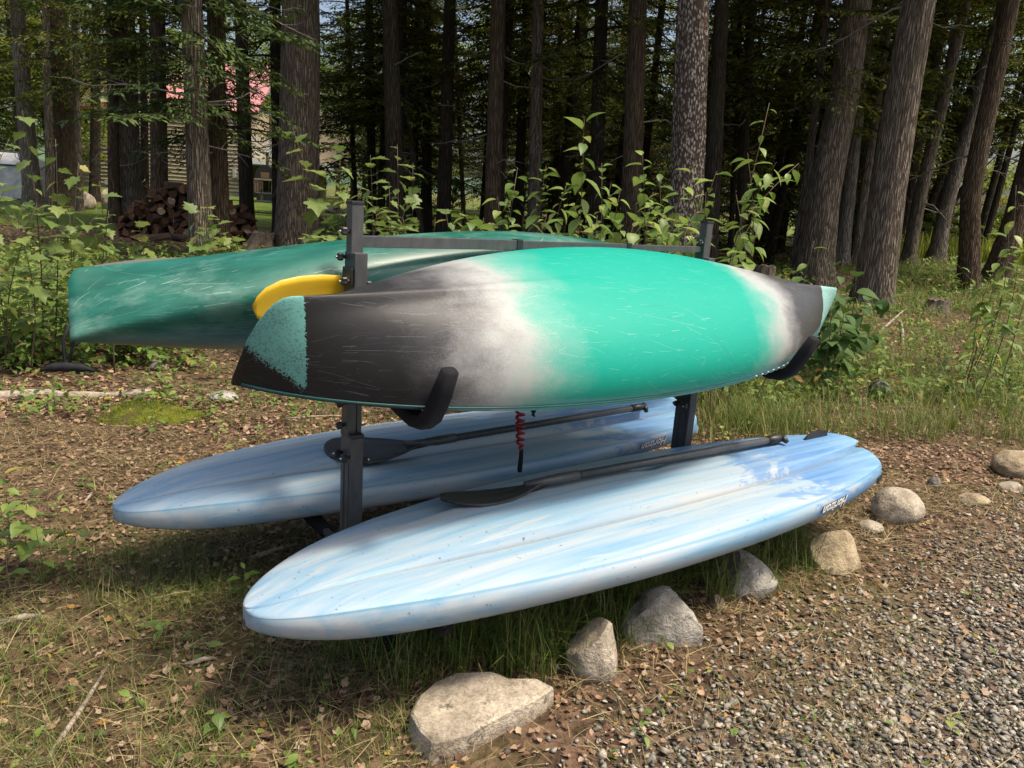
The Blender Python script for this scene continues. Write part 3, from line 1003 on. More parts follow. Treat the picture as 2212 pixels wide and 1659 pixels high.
px_tree([(107, 430), (98, 0)], 17, 'bark_grey', 'sparse', 'slim grey trunk close behind the pale leaning tree by the tent', G1, Y=25)
px_tree([(205, 436), (207, 0)], 22, 'bark_dark', 'sparse', 'slim dark trunk rooted in front of the pale boulders', G1, twigs=5)
px_tree([(245, 440), (240, 0)], 24, 'bark_brown', 'sparse', 'slim brown trunk beside the mown lawn edge', G1, twigs=5, Y=22)
px_tree([(314, 455), (308, 0)], 17, 'bark_dark', 'sparse', 'thin black trunk just behind the firewood heap', G1, Y=24, twigs=4)
px_tree([(172, 440), (160, 0)], 14, 'bark_grey', 'sparse', 'thin trunk pressed close behind the stout red-brown tree', G1, Y=26)
px_tree([(603, 490), (594, 0)], 28, 'bark_dark', 'mid', 'dark trunk half hidden by the massive grey trunk', G1, Y=21, twigs=8)
# middle of the wood
G2 = 'dark trunks in the middle of the wood'
mid = [([(771, 440), (750, 20)], 11, 'bark_dark', 26, 'low', 'thin leaning dark stem seen above the rack post'),
       ([(806, 460), (797, 0)], 20, 'bark_dark', 24, 'mid2', 'slim black trunk behind the maple saplings'),
       ([(858, 520), (842, 0)], 39, 'bark_dark', 17.5, 'high', 'thick dark trunk rising behind the maple saplings'),
       ([(915, 470), (868, 110), (860, 0)], 13, 'bark_grey', 22, 'mid', 'thin stem leaning against the thick dark trunk'),
       ([(926, 470), (922, 0)], 20, 'bark_dark', 23, 'low', 'slim dark trunk standing at a bright gap in the canopy'),
       ([(958, 490), (972, 0)], 32, 'bark_dark', 19.5, 'high2', 'tall dark trunk crossing the bright gap in the canopy'),
       ([(1007, 460), (985, 100), (980, 0)], 10, 'bark_grey', 25, 'mid', 'very thin stem beside the bright gap in the canopy'),
       ([(1064, 500), (1077, 0)], 37, 'bark_brown', 17.5, 'high', 'thick brown trunk with a broken twig hanging from it'),
       ([(1120, 470), (1138, 0)], 23, 'bark_dark', 22, 'mid', 'dark trunk just beside the silvery flaked one'),
       ([(1158, 490), (1163, 0)], 30, 'bark_grey', 18, 'high2', 'grey trunk with silvery flaked bark in the middle of the wood'),
       ([(1203, 470), (1212, 0)], 15, 'bark_dark', 25, 'low2', 'thin black trunk in front of a small bright opening'),
       ([(1288, 500), (1300, 0)], 34, 'bark_dark', 18, 'mid', 'dark trunk behind the tallest leafy shoot'),
       ([(1366, 510), (1378, 0)], 45, 'bark_brown', 16.5, 'high', 'broad brown furrowed trunk behind the leafy shrubs')]
for pts, wp, bk, Y, ck, lb in mid:
    px_tree(pts, wp, bk, ck, lb, G2, Y=Y, twigs=6)
# right hand side, leaning towards the lake
G3 = 'tall conifers on the lake side of the wood'
px_tree([(1484, 520), (1487, 330), (1498, 0)], 76, 'bark_scaly', 'high2', 'light trunk with spotted scaly bark behind the leafy shrubs', G3, Y=13.5, flare=0.2, twigs=0)
px_tree([(1537, 540), (1560, 0)], 37, 'bark_dark', 'high', 'dark trunk standing close behind the spotted scaly one', G3, Y=16.5)
px_tree([(1583, 520), (1592, 240), (1600, 0)], 12, 'bark_dark', 'mid2', 'thin dark stem behind the tall leafy sapling', G3, Y=22)
px_tree([(1600, 540), (1624, 0)], 23, 'bark_dark', 'mid', 'medium dark trunk behind the tall leafy sapling', G3, Y=19, twigs=5)
px_tree([(1716, 560), (1744, 380), (1790, 0)], 17, 'bark_grey', 'mid', 'thin pale-edged stem beside the big knotted trunk', G3, Y=17, twigs=5)
px_tree([(1757, 612), (1784, 390), (1822, 210), (1852, 0)], 70, 'bark_grey', 'high2', 'big trunk with a knotty scar half way up', G3, flare=0.3, twigs=3, twz=(5, 7))
px_tree([(1884, 662), (1922, 390), (1945, 240), (1986, 0)], 76, 'bark_grey', 'high', 'biggest leaning trunk next to the kayak stern', G3, flare=0.3, twigs=5, twz=(4.5, 7))
px_tree([(1818, 552), (1834, 420), (1846, 300)], 30, 'bark_pale', 'high', 'pale-barked trunk showing between the two big leaning trunks', G3, Y=20)
px_tree([(1850, 545), (1866, 420)], 20, 'bark_grey', 'mid', 'slim trunk close to the pale-barked one', G3, Y=20)
px_tree([(1946, 530), (1974, 348), (2012, 174)], 23, 'bark_dark', 'high', 'dark leaning trunk directly behind the biggest leaning trunk', G3, twigs=4, Y=24)
px_tree([(1962, 560), (1988, 418), (2030, 244)], 28, 'bark_grey', 'high2', 'grey leaning trunk on a root flare at the sunny edge of the wood', G3, twigs=5, Y=20.5)
px_tree([(1985, 535), (2012, 436), (2040, 366)], 18, 'bark_dark', 'mid', 'slim dark leaning stem, one of a close pair near the meadow', G3, Y=25)
px_tree([(2005, 538), (2028, 436), (2050, 377)], 18, 'bark_dark', 'high', 'slim dark leaning stem, one of a close pair near the meadow', G3, Y=26)
px_tree([(2026, 547), (2044, 446), (2072, 349), (2098, 262)], 31, 'bark_pale', 'high', 'leaning trunk with a sunlit pale side and spreading roots', G3, flare=0.6, Y=22)
px_tree([(2092, 632), (2097, 418), (2121, 296), (2136, 226)], 42, 'bark_brown', 'high2', 'furrowed brown trunk standing before the lake gap', G3, twigs=6)
px_tree([(2146, 610), (2190, 485), (2212, 400)], 46, 'bark_brown', 'high', 'dark brown trunk leaning over the lakeside undergrowth', G3, twigs=6)
px_tree([(2204, 560), (2225, 440), (2260, 250)], 40, 'bark_dark', 'high', 'dark trunk at the lakeside behind the brown leaning one', G3)
px_tree([(2112, 505), (2150, 380)], 15, 'bark_dark', 'mid', 'thin dark stem standing in the lake glare', G3, Y=26)
px_tree([(2128, 508), (2160, 405)], 14, 'bark_dark', 'mid2', 'thin crooked stem leaning in the lake glare', G3, Y=24)
px_tree([(1925, 520), (1960, 360)], 16, 'bark_dark', 'mid', 'thin leaning stem deep behind the biggest trunk', G3, Y=25)
# deeper wood: look-alike slender trunks
fill = []
rs = np.random.default_rng(5)
tries = 0
while len(fill) < 66 and tries < 4000:
    tries += 1
    y = rs.uniform(20, 44)
    q = rs.uniform(-0.8, 0.72)
    x = q * y
    if q < -0.22 and (y < 30 or rs.uniform() < 0.5): continue
    if -0.60 < q < -0.22: continue
    if -0.125 < q < -0.055 and y > 21: continue   # bright gap in the canopy
    if False and q: continue            # open lawn in front of the house
    if 0.47 < q < 0.75: continue                          # the lake gap
    if any(math.hypot(x - a, y - b) < 1.9 for a, b in fill): continue
    fill.append((x, y))
for k, (x, y) in enumerate(fill):
    wdt = rs.uniform(0.14, 0.36)
    lean = rs.normal(0, 0.02) + 0.05 * max(0, x / y)
    ck = ('low', 'low2', 'mid2', 'mid', 'low')[k % 5] if y > 24 else ('mid2', 'mid')[k % 2]
    tree((x, y, float(gz(x, y))), [np.zeros(3), np.array([lean * 5, rs.normal(0, 0.1), 5])], wdt, 'bark_dark', ck,
         ('thin young' if wdt < 0.2 else ('slender dark' if wdt < 0.28 else 'medium-thick dark')) + (' leaning' if abs(lean) > 0.025 else ' upright') + ' conifer standing deep in the wood' + (', with dead twigs on its stem' if k % 2 else ', its stem clean of twigs'), 'slender conifers deep in the wood', twigs=4 if k % 2 else 0)
# young hemlocks filling the understorey
for k, (x, y) in enumerate([(3.0, 27), (6.5, 24), (8.2, 22), (9.8, 26), (1.0, 30), (4.8, 31), (11, 30), (-3.2, 25), (7.0, 29), (-5.6, 33)]):
    tree((x, y, float(gz(x, y))), [np.zeros(3), np.array([0.03, 0, 3])], 0.09, 'bark_dark', 'young', 'young dark hemlock sapling in the understorey of the wood',
         'hemlock saplings in the understorey', H=4.4, name='hemlock_sapling', cat='sapling')
# sunlit broadleaf trees behind the wood
GB = 'sunlit broadleaf trees behind the wood'
rs = np.random.default_rng(9)
for k, q in enumerate(np.linspace(-0.98, 0.47, 26)):
    y = rs.uniform(47, 58) if not (-0.6 < q < -0.2) else rs.uniform(56, 66)
    x = q * y + rs.uniform(-1, 1)
    ck = ('leaf', 'leaf2', 'leaf3')[k % 3]
    if k % 7 == 3 or -0.13 < q < -0.05: continue
    tree((x, y, float(gz(x, y))), [np.zeros(3), np.array([0, 0, 6])], 0.3, 'bark_grey', ck,
         'dark green broadleaf tree standing behind the wood' if ck == 'leaf3' else 'sunlit yellow-green broadleaf tree standing behind the wood',
         GB, H=9, name='broadleaf_tree', crown_s=rs.uniform(0.9, 1.4))
for (x, y, ck) in ((-25, 34, 'leaf'), (-21.5, 37, 'leaf2'), (-28, 38, 'leaf'), (-24, 44, 'leaf'), (-19.5, 52, 'leaf'), (-12, 55, 'leaf'), (-8, 56, 'leaf2'), (-5.5, 44, 'leaf2'), (-1.5, 46, 'leaf'), (2.5, 47, 'leaf2'), (7, 46, 'leaf'), (11, 45, 'leaf2')):
    tree((x, y, float(gz(x, y))), [np.zeros(3), np.array([0, 0, 6])], 0.3, 'bark_grey', ck, 'sunlit yellow-green broadleaf tree standing round the house', 'sunlit broadleaf trees round the house', H=9, name='broadleaf_tree', crown_s=1.15)
# lakeside broadleaf trees and shrubs
for (x, y, ck, lb) in ((15.6, 30.5, 'leaf2', 'bright broadleaf tree at the meadow edge near the lake'), (18.2, 34, 'leaf', 'bright tall broadleaf tree right at the lake shore'),
                       (20.4, 35.5, 'autumn', 'small yellowing tree at the lake shore'), (14.2, 34, 'leaf2', 'broadleaf tree in the meadow behind the leaning trunks'),
                       (27.5, 38, 'leaf3', 'dark broadleaf tree on the shore past the lake gap')):
    tree((x, y, float(gz(x, y))), [np.zeros(3), np.array([0.1, 0, 4])], 0.2, 'bark_grey', ck, lb, 'trees on the lake shore', H=5, name='broadleaf_tree')
for k, (x, y) in enumerate([(12.6, 25), (14.0, 27), (16.0, 28.5), (17.5, 27.5), (13.2, 29), (18.8, 30), (20.2, 31.5), (15.0, 24.5), (16.6, 25.5)]):
    e = empty('shrub', (x, y, float(gz(x, y))), 'sunlit yellow-green shrub in the lakeside meadow', 'shrub', 'shrubs in the lakeside meadow', rz=k * 1.3)
    c = obj('foliage', crown('shrub'), None, e); c.scale = (1.0, 1.0, 0.6 + 0.1 * (k % 3))
for k, (x, y) in enumerate([(-1.5, 38), (0.8, 36), (-3.6, 40), (2.6, 38), (-5.8, 38.5), (4.5, 41), (-7.2, 45), (6.8, 40), (9.0, 42)]):
    e = empty('shrub', (x, y, float(gz(x, y))), 'low leafy shrub on the far side of the wood', 'shrub', 'shrubs on the far side of the wood', rz=k * 1.7)
    obj('foliage', crown('shrub' if k % 2 else 'shrub2'), None, e)
# ------------------------------------------------------------------ boat rack frame of reference
RYAW = R(36.87)
RU = np.array([math.cos(RYAW), math.sin(RYAW), 0])
RV = np.array([-math.sin(RYAW), math.cos(RYAW), 0])      # away from the camera
RM = np.array([0.1385, 2.935, 0.0])
PX = 0.826


def rw(x, y, z=0.0):
    return RM + RU * x + RV * y + np.array([0, 0, z])


def on_plane_y(px, py, yl):
    d = ray(px, py)
    t = (yl + (RM - CAM) @ RV) / (d @ RV)
    return CAM + d * t


def on_z(px, py, z):
    d = ray(px, py)
    return CAM + d * ((z - CAM[2]) / d[2])


def sweep_rect(pts, w, h, bev=0.012):
    """sweep a rounded w (x) by h profile along a path in the local YZ plane (x constant)"""
    pts = [np.asarray(p, float) for p in pts]
    n = len(pts)
    prof = []
    for sx, sy, a0 in ((1, 1, 0), (-1, 1, 90), (-1, -1, 180), (1, -1, 270)):
        for q in (0, 30, 60, 90):
            a = R(a0 + q)
            prof.append((sx * (w / 2 - bev) + bev * math.cos(a), sy * (h / 2 - bev) + bev * math.sin(a)))
    m = len(prof)
    V, F = [], []
    for i, p in enumerate(pts):
        t = pts[min(i + 1, n - 1)] - pts[max(i - 1, 0)]
        t /= np.linalg.norm(t)
        nn = np.cross(np.array([1.0, 0, 0]), t)
        e = 0.82 if i in (0, n - 1) else 1.0
        for a, b in prof:
            V.append(tuple(p + np.array([a * e, 0, 0]) + nn * b * e))
    for i in range(n - 1):
        for k in range(m):
            k2 = (k + 1) % m
            F.append((i * m + k, i * m + k2, (i + 1) * m + k2, (i + 1) * m + k))
    F.append(tuple(range(m - 1, -1, -1)))
    F.append(tuple((n - 1) * m + k for k in range(m)))
    return V, F


def knob(parent, x, y, z, d):
    """wing knob with a threaded steel pin, axis along local x (d=-1/+1)"""
    v, f = [], []
    n = 18
    for j, (ax, s) in enumerate(((0.0, 0.55), (0.008, 0.6), (0.012, 1.0), (0.024, 1.0), (0.028, 0.8))):
        for k in range(n):
            a = 2 * math.pi * k / n
            rr = 0.0115 * s * (1 + (0.22 * math.cos(3 * a) if j >= 2 else 0))
            v.append((x + d * ax, y + rr * math.cos(a), z + rr * math.sin(a)))
    for j in range(4):
        for k in range(n):
            k2 = (k + 1) % n
            f.append((j * n + k, j * n + k2, (j + 1) * n + k2, (j + 1) * n + k))
    f.append(tuple(4 * n + k for k in range(n))); f.append(tuple(range(n)))
    o = obj('knob', mesh('knob', v, f), MAT['black_plastic'], parent)
    pv, pf = tube_data([(x + d * 0.026, y, z), (x + d * 0.034, y, z)], 0.004, 8)
    obj('pin', mesh('pin', pv, pf), MAT['steel'], o)
    return o


def build_rack():
    e = empty('boat_rack', RM, 'freestanding dark grey steel boat rack holding the kayaks and paddle boards', 'rack', rz=RYAW)
    P = MAT['rack_paint']
    for side, xp in enumerate((-PX, PX)):
        post = box('post', xp - 0.02, xp + 0.02, -0.02, 0.02, 0.03, 1.40, P, e, 0.003)
        cap = box('post_cap', xp - 0.0215, xp + 0.0215, -0.0215, 0.0215, 1.397, 1.408, MAT['black_plastic'], post, 0.002)
        # upper sleeve that carries the kayak arms
        box('sleeve', xp - 0.0215, xp + 0.0215, -0.052, 0.026, 0.94, 1.252, P, e, 0.003)
        box('sleeve_clip', xp - 0.032, xp - 0.0210, -0.046, 0.020, 1.15, 1.205, MAT['black_plastic'], e, 0.004)
        # two piece lower clamp
        box('clamp', xp - 0.025, xp + 0.004, -0.026, 0.026, 0.655, 0.79, P, e, 0.003)
        box('clamp', xp + 0.008, xp + 0.025, -0.025, 0.025, 0.655, 0.79, P, e, 0.003)
        # lower channel with pressed grooves
        box('channel', xp - 0.0225, xp + 0.0225, -0.050, 0.034, 0.16, 0.652, P, e, 0.004)
        box('channel_rib', xp - 0.0255, xp - 0.0220, -0.034, -0.022, 0.20, 0.56, P, e, 0.001)
        box('channel_rib', xp - 0.0255, xp - 0.0220, 0.002, 0.014, 0.20, 0.56, P, e, 0.001)
        box('channel_cap', xp - 0.0235, xp + 0.0235, -0.051, 0.035, 0.648, 0.662, MAT['black_plastic'], e, 0.003)
        if side == 1:
            box('clamp_plate', xp - 0.032, xp - 0.0220, -0.054, 0.038, 0.60, 0.66, MAT['black_plastic'], e, 0.004)
        for (yy, zz, dd) in ((-0.005, 1.315, -1), (0.018, 1.235, -1), (-0.036, 1.165, -1), (0.0, 0.762, -1), (0.0, 0.688, -1), (-0.038, 0.585, -1), (0.02, 0.585, -1)):
            off = 0.02 if zz > 1.26 else (0.032 if zz < 1.23 and zz > 1.1 else (0.0215 if zz > 1 else (0.025 if zz > 0.65 else 0.0225)))
            knob(e, xp + dd * off, yy, zz, dd)
        for zz in (1.15, 0.56):
            knob(e, xp + 0.0222, -0.02, zz, 1)
        # foot
        foot = box('foot', xp - 0.025, xp + 0.025, -0.28, 0.28, 0.012, 0.052, P, e, 0.004)
        for yy in (-0.28, 0.28):
            box('rubber_end', xp - 0.029, xp + 0.029, yy - 0.03, yy + 0.03, 0.004, 0.057, MAT['rubber'], foot, 0.004)
        for sgn in (-1, 1):
            box('brace', xp - 0.012, xp + 0.012, min(sgn * 0.05, sgn * 0.075), max(sgn * 0.05, sgn * 0.075), 0.05, 0.17, P, e, 0.002)
            # kayak arm: out from the sleeve, crook, and up
            pts = [(xp, sgn * 0.03, 0.905), (xp, sgn * 0.20, 0.87), (xp, sgn * 0.35, 0.835), (xp, sgn * 0.43, 0.822), (xp, sgn * 0.48, 0.828), (xp, sgn * 0.515, 0.852),
                   (xp, sgn * 0.54, 0.89), (xp, sgn * 0.562, 0.93), (xp, sgn * 0.588, 0.98)]
            v, f = sweep_rect(pts, 0.024, 0.022, 0.004)
            arm = obj('kayak_arm', mesh('kayak_arm', v, f), P, e)
            v, f = sweep_rect([pts[1]] + pts[2:-1] + [np.array(pts[-1]) + np.array([0, sgn * 0.008, 0.018])], 0.056, 0.044, 0.014)
            obj('foam_pad', mesh('foam_pad', v, f, True), MAT['foam'], arm)
            # board arm
            zb = 0.262 if sgn < 0 else 0.232
            pts = [(xp, sgn * 0.03, zb - 0.03), (xp, sgn * 0.2, zb - 0.012), (xp, sgn * 0.5, zb), (xp, sgn * 0.58, zb + 0.004), (xp, sgn * 0.64, zb + 0.006)]
            v, f = sweep_rect(pts, 0.024, 0.022, 0.004)
            arm = obj('board_arm', mesh('board_arm', v, f), P, e)
            v, f = sweep_rect(pts[1:], 0.056, 0.046, 0.012)
            obj('foam_pad', mesh('foam_pad', v, f, True), MAT['foam'], arm)
    # telescoping top bar
    z = 1.285
    b = box('crossbar', -PX + 0.02, PX - 0.02, -0.011, 0.011, z - 0.0125, z + 0.0125, P, e, 0.002)
    box('bar_sleeve', -PX + 0.0202, -0.19, -0.015, 0.015, z - 0.018, z + 0.018, P, b, 0.002)
    box('bar_sleeve', -0.19, 0.36, -0.013, 0.013, z - 0.0155, z + 0.0155, P, b, 0.002)
    box('bar_collar', -0.205, -0.178, -0.018, 0.018, z - 0.021, z + 0.021, MAT['black_plastic'], b, 0.003)
    box('bar_collar', 0.346, 0.37, -0.0165, 0.0165, z - 0.019, z + 0.019, MAT['black_plastic'], b, 0.003)
    br = box('bar_bracket', PX - 0.028, PX - 0.0205, -0.024, 0.024, 1.20, 1.335, MAT['green_paint'], b, 0.003)
    for zz in (1.235, 1.315):
        v, f = tube_data([(PX - 0.0275, -0.01, zz), (PX - 0.036, -0.01, zz)], 0.008, 8)
        obj('bolt', mesh('bolt', v, f), MAT['steel'], br)
    # low tie bar between the feet
    box('tie_bar', -PX + 0.03, PX - 0.03, -0.012, 0.012, 0.075, 0.10, P, e, 0.002)
    return e


build_rack()


# ------------------------------------------------------------------ kayaks
def kayak_sections(L, fb, fh, fd, fn, fz, ns=96, nh=56, nd=16, ridge=lambda s: 0.0):
    th = np.linspace(0, math.pi, ns)
    S = -np.cos(th)
    S = 0.5 * S + 0.5 * np.linspace(-1, 1, ns)
    V = []
    for s in S:
        b, h, d, n, z0 = fb(s), fh(s), fd(s), fn(s), fz(s)
        ring = []
        for k in range(nh + 1):
            a = math.pi * k / nh
            cy = -math.cos(a); cz = math.sin(a)
            y = b * math.copysign(abs(cy) ** (2 / n), cy)
            z = h * abs(cz) ** (2 / n) + ridge(s) * math.exp(-(y / 0.020) ** 2)
            ring.append((s * L / 2, y, z0 + z))
        for k in range(1, nd):
            a = math.pi * k / nd
            y = b * math.cos(a)
            z = -d * math.sin(a) ** 0.8
            ring.append((s * L / 2, y * (1.0 if abs(y) < b else 1), z0 + z))
        V.append(ring)
    m = len(V[0])
    F = []
    for i in range(ns - 1):
        for k in range(m):
            k2 = (k + 1) % m
            F.append((i * m + k, (i + 1) * m + k, (i + 1) * m + k2, i * m + k2))
    F.append(tuple(range(m)))
    F.append(tuple((ns - 1) * m + k for k in range(m - 1, -1, -1)))
    return [p for r in V for p in r], F, S


def gunwale_rim(S, L, fb, fz, e, mat, rad=0.006, name='seam'):
    for sg in (-1, 1):
        pts = [(s * L / 2, sg * (fb(s) + 0.001), fz(s)) for s in S[1:-1:2]]
        tube(name, pts, rad, mat, e, 6)


def cockpit(e, x0, z, a, b, deep, mats):
    pts = [(x0 + a * math.cos(t), b * math.sin(t) * (1 - 0.15 * math.cos(t)), z + 0.012 * math.cos(2 * t)) for t in np.linspace(0, 2 * math.pi, 49)]
    tube('cockpit_rim', pts, 0.014, MAT['black_plastic'], e, 8)
    v = [(x0, 0, z + deep)] + [(p[0], p[1], p[2] + 0.004) for p in pts[:-1]]
    f = [(0, i + 1, i % 48 + 2 if i < 47 else 1) for i in range(48)]
    obj('cockpit_well', mesh('cockpit_well', v, f), MAT['black_plastic'], e)


def build_teal():
    L = 2.76
    fb = lambda s: 0.348 * max(0.0, 1 - abs(s) ** (2.2 if s < 0 else 2.05)) ** 0.82 + (0.006 if s < 0 else 0.006 + 0.016 * s ** 6)
    def fh(s):
        a = abs(s)
        e0 = 0.925 if s < 0 else 0.955
        q = max(0.0, (a - e0) / (1 - e0))
        base = 0.185 + (0.055 if s < 0 else 0.02) * a ** 4
        return base * max(0.0, 1 - q ** 2.2) ** 0.55 + 0.012
    fd = lambda s: 0.075 * (1 - abs(s) ** 2) + 0.022
    fn = lambda s: 1.30 + 0.95 * (1 - min(1, abs(s) * 1.04) ** 1.8)
    fz = lambda s: -0.10 * s * s + 0.012
    v, f, S = kayak_sections(L, fb, fh, fd, fn, fz, ridge=lambda s: 0.016 * float(ss(0.05, 0.5, -s)) * float(ss(0.0, 0.06, 1 + s)) + 0.010 * float(ss(0.45, 0.8, s)))
    c = rw(0.085, -0.285, 1.025)
    e = empty('kayak', c, 'teal, white and black scratched kayak lying on its side on the rack', 'kayak')
    e.rotation_euler = (R(31), R(0.0), RYAW + R(2.4))
    obj('hull', mesh('hull', v, f, True), MAT['kayak_hull'], e)
    gunwale_rim(S, L, fb, fz, e, MAT['deck_teal'], 0.004)
    cockpit(e, -0.1, -0.075, 0.45, 0.24, 0.1, None)
    # white lettering marks along the rim
    for k in range(8):
        x = 0.45 + 0.05 * k + (0.04 if k > 6 else 0)
        s = x / (L / 2)
        y = -(fb(s) + 0.0035)
        z = fz(s)
        vv = [(x, y, z - 0.009), (x + 0.008, y, z - 0.009), (x + 0.018, y - 0.0005, z + 0.004), (x + 0.010, y - 0.0005, z + 0.004)]
        vv += [(p[0], p[1] + 0.006, p[2]) for p in vv]
        obj('lettering', mesh('lettering', vv, [(0, 1, 2, 3), (7, 6, 5, 4), (0, 4, 5, 1), (1, 5, 6, 2), (2, 6, 7, 3), (3, 7, 4, 0)]), MAT['letter_dim'], e)
    for s in (-0.93, 0.95):
        x = s * L / 2
        tube('grab_handle', [(x - 0.03, 0, fz(s) - 0.02), (x - 0.02, 0.02, fz(s) - 0.05), (x + 0.02, 0.02, fz(s) - 0.055), (x + 0.03, 0, fz(s) - 0.02)], 0.006, MAT['rope_black'], e, 6)
    return e


def build_green():
    L = 3.02
    fb = lambda s: 0.34 * max(0.0, 1 - abs(s) ** 2.0) ** 0.95 + 0.012
    def fh(s):
        a = abs(s)
        q = max(0.0, (a - 0.955) / 0.045)
        return (0.235 - 0.02 * a) * (max(0.0, 1 - q ** 3.0) ** 0.35 * 0.9 + 0.1)
    fd = lambda s: 0.10 * (1 - abs(s) ** 2.2) + 0.018
    fn = lambda s: 1.25 + 1.1 * (1 - min(1, abs(s) * 1.02) ** 1.5)
    fz = lambda s: -0.07 * abs(s) ** 2.2
    v, f, S = kayak_sections(L, fb, fh, fd, fn, fz)
    c = rw(-0.085, 0.29, 1.035)
    e = empty('kayak', c, 'scratched plain green kayak lying on the far side of the rack', 'kayak')
    e.rotation_euler = (R(-33), R(0.0), RYAW)
    obj('hull', mesh('hull', v, f, True), MAT['green_hull'], e)
    cockpit(e, 0.1, -0.09, 0.5, 0.24, 0.12, None)
    # worn dark skeg strip on the keel at the blunt end
    pts = [(-1.42 + 0.36 * t, 0, fz(-0.96 + 0.28 * t) + fh(-0.92) - 0.004) for t in np.linspace(0, 1, 9)]
    v, f = [], []
    for i, p in enumerate(pts):
        wd = 0.006
        h = 0.014 * math.sin(math.pi * min(1, 0.15 + 0.85 * i / 8))
        v += [(p[0], -wd, p[2] - 0.02), (p[0], -wd * 0.6, p[2] + h), (p[0], wd * 0.6, p[2] + h), (p[0], wd, p[2] - 0.02)]
    for i in range(8):
        for k in range(3):
            f.append((i * 4 + k, i * 4 + k + 1, (i + 1) * 4 + k + 1, (i + 1) * 4 + k))
    f += [(0, 1, 2, 3), (35, 34, 33, 32)]
    obj('skeg_strip', mesh('skeg_strip', v, f), MAT['dark_strip'], e)
    # deck bungee fittings
    for (x, y) in ((-0.78, -0.10), (-0.74, -0.03), (-0.70, -0.14), (-0.66, 0.03)):
        tube('bungee_knot', [(x, y, -0.085), (x + 0.02, y - 0.02, -0.115), (x + 0.05, y, -0.12), (x + 0.03, y + 0.02, -0.10), (x, y, -0.11)], 0.011, MAT['rope_black'], e, 6)
    tube('bungee_cord', [(-0.8, -0.16, -0.06), (-0.72, -0.06, -0.105), (-0.62, 0.05, -0.105), (-0.52, 0.16, -0.06)], 0.005, MAT['rope_black'], e, 6)
    # toggle handle hanging from the end
    tip = e.matrix_basis @ Vector((-L / 2 + 0.0, 0, fz(1.0) + 0.012))
    b = np.array(tip)
    inv = e.matrix_basis.inverted()
    hang = at(146, 792, b[1])
    top = b + np.array([0.0, 0, 0.02])
    pts = [top, (top * 0.6 + hang * 0.4) + np.array([-0.016, 0, 0]), hang + np.array([-0.005, 0, 0.01]), hang + np.array([0.006, 0, 0.01]), (top * 0.6 + hang * 0.4) + np.array([0.014, 0, 0]), top + np.array([0.01, 0, -0.03])]
    loc = [np.array(inv @ Vector(p)) for p in pts]
    h = tube('handle_cord', loc, 0.005, MAT['rope_black'], e, 6)
    grip = []
    for t in np.linspace(-1, 1, 15):
        q = hang + np.array([0.068 * t, 0.02 * t, -0.012 * t * t])
        grip.append(np.array(inv @ Vector(q)))
    rad = [0.003 + 0.0115 * (1 - abs(t) ** 2.5) + 0.0018 * math.cos(t * 12) for t in np.linspace(-1, 1, 15)]
    tube('handle_grip', grip, rad, MAT['rubber'], h, 10)
    return e


build_teal()
build_green()


# ------------------------------------------------------------------ paddle boards
BL = 2.88


def board_w(x):
    t = (x + BL / 2) / BL
    t = min(max(t, 0.0), 1.0)
    nose = (1 - (1 - min(t / 0.52, 1)) ** 2.1) ** 0.52
    tail = 1 - 0.50 * max(0.0, (t - 0.52) / 0.48) ** 2.3
    end = 1 - 0.55 * max(0.0, (t - 0.95) / 0.05) ** 2.5
    return 0.385 * nose * tail * end + 0.002


def board_top(v, t):
    a = abs(v)
    xs = [0, 0.15, 0.33, 0.385, 0.43, 0.50, 0.75, 0.90, 0.955, 0.985, 1.0]
    zs = [0.102, 0.100, 0.095, 0.088, 0.054, 0.062, 0.055, 0.045, 0.038, 0.024, 0.004]
    flat = [0.076, 0.075, 0.073, 0.072, 0.062, 0.063, 0.057, 0.049, 0.042, 0.028, 0.006]
    k = float(ss(0.06, 0.30, t))
    return float(np.interp(a, xs, zs)) * k + float(np.interp(a, xs, flat)) * (1 - k)


